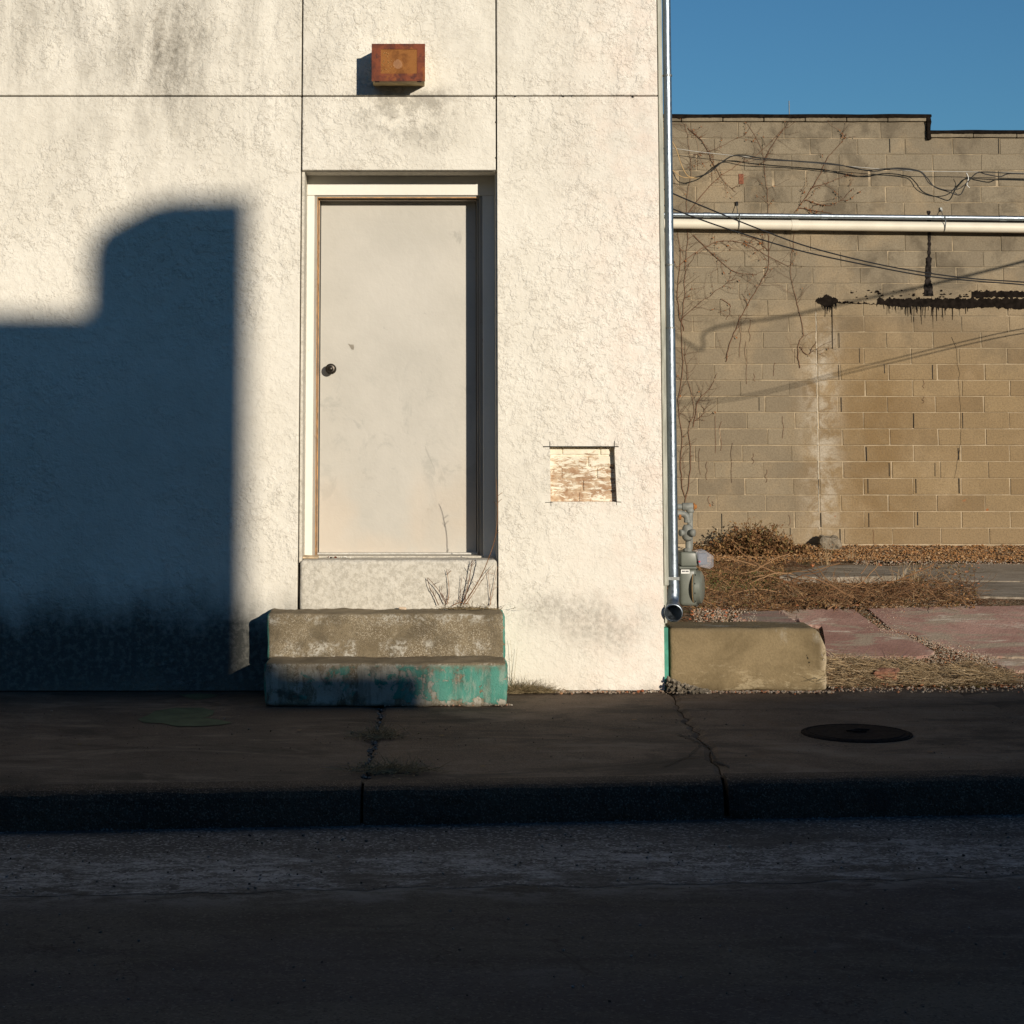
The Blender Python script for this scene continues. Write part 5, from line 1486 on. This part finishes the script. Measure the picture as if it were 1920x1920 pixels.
# dead brush over the lot
mb = MB(); lf = MB()
for k in range(4200):
    px_ = rv.uniform(1300, 1830); lo = 1056 + (0 if px_ < 1500 else (px_ - 1500) * .13); 
    if 1460 < px_ < 1700: lo = 1098
    hi_ = 1146 if px_ < 1500 else 1138
    py_ = rv.uniform(lo, hi_); p = GL(px_, py_)
    if px_ > 1700 and rv.random() < .4: continue
    L = rv.uniform(.05, .24); d = Vector((rv.uniform(-1, 1), rv.uniform(-.8, .8), rv.uniform(-.05, .22)))
    P = walkv(p, d, 6, L / 6, rv, .45, -.06)
    P = [Vector((q.x, min(q.y, YF - .1), max(q.z, lot_z(q.x, q.y) + .004))) for q in P]
    w = rv.uniform(.0012, .0030)
    mb.tube(P, [w, w, w * .9, w * .8, w * .7, w * .6, w * .4], 3)
for k in range(60):
    px_ = rv.uniform(1310, 1700); p = GL(px_, rv.uniform(1075, 1140))
    P = walkv(p, (rv.choice((-1, 1)), rv.uniform(-.3, .3), rv.uniform(.05, .25)), 12, .045, rv, .22, -.03)
    P = [Vector((q.x, q.y, max(q.z, lot_z(q.x, q.y) + .006))) for q in P]; mb.tube(P, rv.uniform(.003, .0045), 4)
tag(mb.build('dead_brush', MT['twig']), 'tangle of dead brown stems lying over the lot before the block wall', 'brush', kind='stuff')
mb = MB()
for k in range(2600):
    px_ = rv.uniform(1300, 1800); py_ = rv.uniform(1062, 1140)
    if 1465 < px_ < 1690 and py_ < 1096: continue
    p = GL(px_, py_); blades(mb, (p.x, p.y, p.z), 1, (.01, .01), .09, rv, .75, .0012)
tag(mb.build('dead_grass', MT['straw']), 'thin dead grass among the brown stems on the lot', 'dry grass', kind='stuff')
mb = MB()
for k in range(1500):
    px_ = rv.choice([rv.gauss(1345, 22), rv.gauss(1400, 40), rv.gauss(1440, 30)]); p = GL(max(1305, px_), rv.uniform(1074, 1110))
    mb.leaf(p + Vector((0, 0, rv.uniform(.003, .02))), rv.uniform(.005, .011), rv)
lq = MB()
for k in range(5200):
    px_ = rv.uniform(1300, 1560) if k < 2800 else rv.uniform(1300, 1830); py_ = rv.uniform(1050, 1100) if k < 1500 else rv.uniform(1060, 1144)
    if 1470 < px_ < 1700 and 1060 < py_ < 1098: continue
    p = GL(px_, py_); lq.leaf(p + Vector((0, 0, rv.uniform(.004, .03))), rv.uniform(.006, .015), rv)
tag(lq.build('fallen_leaves', MT['shrub_leaf']), 'brown fallen leaves matted between the dead stems on the lot', 'leaves', kind='stuff')
tag(mb.build('green_weeds', MT['moss']), 'low patch of green weeds beside the gas meter', 'weeds', kind='stuff')
# upright straw stalks
rv = random.Random(14)
for k, (px_, pyb, pyt, n, lab) in enumerate(((1548, 1062, 1006, 7, 'pale dry grass stalks leaning before the concrete lump'), (1690, 1092, 1038, 6, 'tall thin straw stalks at the right end of the raised slab'), (1722, 1092, 1050, 6, 'short straw stalks near the edge of the grey slab'), (1636, 1060, 1040, 5, 'low straw tuft where the gravel bank meets the slab'), (1368, 1170, 1150, 3, 'single thin weed stem behind the low concrete block'), (1598, 1050, 1024, 8, 'faded straw tuft on the gravel bank'))):
    base = GL(px_, pyb); H_ = W(px_, pyt, base.y).z - base.z; mb = MB()
    for j in range(n):
        P = walkv(base + Vector((rv.gauss(0, .02), rv.gauss(0, .02), 0)), (rv.uniform(-.35, .3), rv.uniform(-.2, .2), 1), 7, H_ * rv.uniform(.6, 1.05) / 7, rv, .12)
        mb.tube(P, [.0028 - .0003 * i for i in range(8)], 4)
    tag(mb.build('straw_stalks', MT['straw']), lab, 'grass stalks')
# weeds on the top step
rv = random.Random(15)
wroot = empty('dry_weed', tuple(W(870, 1135, -.02)), 'leafless dry weed sprouting at the back of the top step', 'weed')
mb = MB(); md = MB()
def stalk(mbx, pts, r, Y=-.03, twigs=3):
    YY = Y if isinstance(Y, tuple) else (Y, Y)
    Q = spline([W(a, b2, YY[0] + (YY[1] - YY[0]) * i_ / (len(pts) - 1)) for i_, (a, b2) in enumerate(pts)], 6)
    for i, q in enumerate(Q): q.y += rv.uniform(-.003, .003)
    mbx.tube(Q, [r * (1 - .6 * i / len(Q)) for i in range(len(Q))], 4)
    for k in range(twigs):
        i = rv.randrange(2, len(Q) - 2); P = walkv(Q[i], (rv.uniform(-1, 1), rv.uniform(-.3, .1), .8), 3, .012, rv, .3); mbx.tube(P, r * .4, 3)
stalk(md, [(822, 1134), (815, 1118), (806, 1102), (801, 1084)], .0030, -.035); stalk(md, [(836, 1132), (826, 1112), (812, 1094), (802, 1083)], .0030, -.04)
stalk(md, [(842, 1132), (830, 1116), (827, 1098)], .002); stalk(mb, [(838, 1134), (842, 1110), (840, 1085), (837, 1067)], .0030)
stalk(md, [(870, 1132), (875, 1110), (880, 1085), (884, 1060), (886, 1050)], .0040, -.045, 6); stalk(md, [(886, 1052), (879, 1047)], .0016, -.045, 0) if False else None
stalk(mb, [(868, 1134), (885, 1110), (902, 1080), (915, 1050), (928, 1010), (933, 965), (932, 925), (930, 898)], .0036, (-.04, -.30), 5)
stalk(mb, [(874, 1133), (892, 1106), (910, 1078), (926, 1060)], .0026, -.05, 5); stalk(mb, [(920, 1134), (918, 1100), (914, 1070)], .0022); stalk(mb, [(918, 1136), (926, 1100), (933, 1062)], .0022)
stalk(md, [(862, 1130), (864, 1100), (866, 1083)], .0022); stalk(mb, [(868, 1128), (876, 1095), (872, 1080)], .0018); stalk(mb, [(848, 1136), (862, 1130), (880, 1132)], .003)
mb.build('stem', multi('brown_stem', [(.20, .10, .045), (.30, .16, .08)]), wroot); md.build('dark_stem', MT['vine'], wroot)
mb = MB(); p = W(880, 1137, -.06)
blades(mb, (p.x, -.05, ztop + .001), 190, (.10, .014), .06, rv, .6, .0013)
tag(mb.build('dead_grass_tuft', MT['dead_grass']), 'small mat of dead grass at the foot of the dry weed on the top step', 'grass tuft')
# stone on the step
b = rough_box(-.022, .022, -.012, .012, 0, .016, .006, .01, .004, 40); o = obj('pebble', b, plain('pale_stone', (.62, .48, .34), .9), None)
q = W(755, 1141, -.06); o.location = (q.x, -.07, ztop + .0005); tag(o, 'pale flat stone lying on the top step', 'stone')
# dead grass tufts at the foot of the wall and in the pavement joint
mb = MB(); c_ = G(990, 1303)
for k in range(3):
    blades(mb, (G(970 + 22 * k, 1303).x, -.05, .006), 620 - 130 * k, (.045, .022), .10 - .015 * k, rv, .45, .0012)
stalk(mb, [(966, 1300), (960, 1270), (960, 1240), (957, 1200)], .0016, -.03, 3); stalk(mb, [(962, 1296), (966, 1250), (970, 1215)], .0014, -.03, 2)
tag(mb.build('dead_grass_tuft', MT['dead_grass']), 'straw coloured grass tuft against the wall right of the steps', 'grass tuft')
for k, (cxp, cyp, n, sp, lab) in enumerate(((708, 1382, 260, (.05, .06), 'dark dead grass tuft in the pavement joint, the one nearer the steps'), (735, 1447, 420, (.085, .035), 'dark dead grass tuft in the pavement joint, the one nearer the kerb'))):
    mb = MB(); c_ = G(cxp, cyp); blades(mb, (c_.x, c_.y, .006), n, sp, .085, rv, .55, .0014)
    for j in range(40): mb.rock((c_.x + rv.gauss(0, .07), c_.y + rv.gauss(0, .08), .006), rv.uniform(.004, .009), rv)
    tag(mb.build('dead_grass_tuft', MT['dead_grass']), lab, 'grass tuft')
mb = MB()
for k in range(120):
    y = rv.uniform(-2.6, -.6); mb.rock((b1(y) + rv.gauss(0, .01), y, -.006), rv.uniform(.004, .010), rv)
gb = MB()
for k in range(420):
    p = G(rv.uniform(-40, 1960), rv.triangular(1330, 1480, 1330)); gb.rock((p.x, p.y, .003), rv.uniform(.0015, .0042) * (1.6 if rv.random() < .08 else 1), rv)
tag(gb.build('pavement_grit', multi('pavement_grit', [(.03, .025, .02), (.16, .13, .10), (.30, .26, .21), (.07, .05, .035)])), 'fine pale and dark grit scattered over the pavement slabs', 'grit', kind='stuff')
lb_ = MB()
for (a_, b_q) in ((827, 1382), (1012, 1406), (1190, 1352), (1405, 1382), (905, 1440), (560, 1372), (150, 1398), (1745, 1412)):
    p = G(a_, b_q); lb_.face([(p.x + math.cos(q_) * .016 * rv.uniform(.6, 1.3), p.y + math.sin(q_) * .012 * rv.uniform(.6, 1.3), .006 + rv.random() * .004) for q_ in (0, 1.2, 2.4, 3.6, 5)])
tag(lb_.build('leaf_litter', MT['shrub_leaf']), 'few small dead leaf scraps lying on the pavement', 'litter', kind='stuff')
tag(mb.build('joint_debris', MT['dark_grit']), 'dark crumbs filling the pavement joint below the steps', 'grit', kind='stuff')

# ------------------------------------------------------------------ across the street, behind the camera: it throws the big shadow
DC = 19.0
def sp(px_, py_, Y=0.0):
    """where the sun line of a facade point meets the plane y = -DC"""
    p = W(px_, py_, Y); t = DC + Y; return (p.x + SUN.x * t, p.z + SUN.z * t)
def sg(px_, py_):
    p = G(px_, py_); t = DC + p.y; return (p.x + SUN.x * t, SUN.z * t)
xE = sp(468, 700)[0]; zTop = sp(300, 371)[1]; xT = sp(163, 500)[0]; zMid = sp(60, 584)[1]
xN, zN = sp(806, 1246, -.56)
zA = sg(1000, 1335)[1]; xA2, zA2 = sg(1250, 1306); xB2, zB2 = sg(1560, 1300); xC2, zC2 = sg(1920, 1287)
opp = empty('opposite_building', (4, -DC, 0), 'low brick building across the street with a raised block and chimney', 'building')
def ext(name, pts, ya, yb, m):
    n = len(pts); V = [(x, ya, z) for x, z in pts] + [(x, yb, z) for x, z in pts]
    Fc = [tuple(range(n))[::-1], tuple(range(n, 2 * n))] + [(i, (i + 1) % n, (i + 1) % n + n, i + n) for i in range(n)]
    return raw(name, V, Fc, m, opp)
ext('raised_block', [(-26, -.3), (xE, -.3), (xE, zMid), (-26, zMid)], -DC, -DC - 9, MT['opp_brick'])
dch = .35; xs_ = xT + SUN.x * dch
ext('chimney', [(xs_, zMid - .3), (xE - .002, zMid - .3), (xE - .002, zTop + .02), (xs_ + .34, zTop + .01), (xs_ + .20, zTop - .02), (xs_ + .09, zTop - .08), (xs_ + .02, zTop - .17), (xs_, zTop - .28)], -DC + .001, -DC - dch, MT['opp_brick'])
ext('low_block', [(xE + .002, -.3), (34, -.3), (34, zC2 + .02), (xC2, zC2), (xB2, zB2), (xA2, zA2), (xN + .35, zA), (xN + .01, zA), (xN, zN), (xE + .002, zN)], -DC, -DC - 9, MT['opp_brick'])
for k in range(7):
    b = box_bm(-20 + k * 3.6, -18.6 + k * 3.6, -DC - .02, -DC + .03, 1.0, 3.0, .01, 1); w_o = obj('window', b, MT['opp_glass'], opp)
for k in range(5):
    b = box_bm(8.6 + k * 3.6, 10.4 + k * 3.6, -DC - .02, -DC + .03, .9, 2.9, .01, 1); w_o = obj('window', b, MT['opp_glass'], opp)
tag(strip_mesh('far_sidewalk', -60, 60, lambda x: -DC, lambda x: -14.4, -.01, MT['sidewalk'], 60, 6, thick=.16), kind='structure')
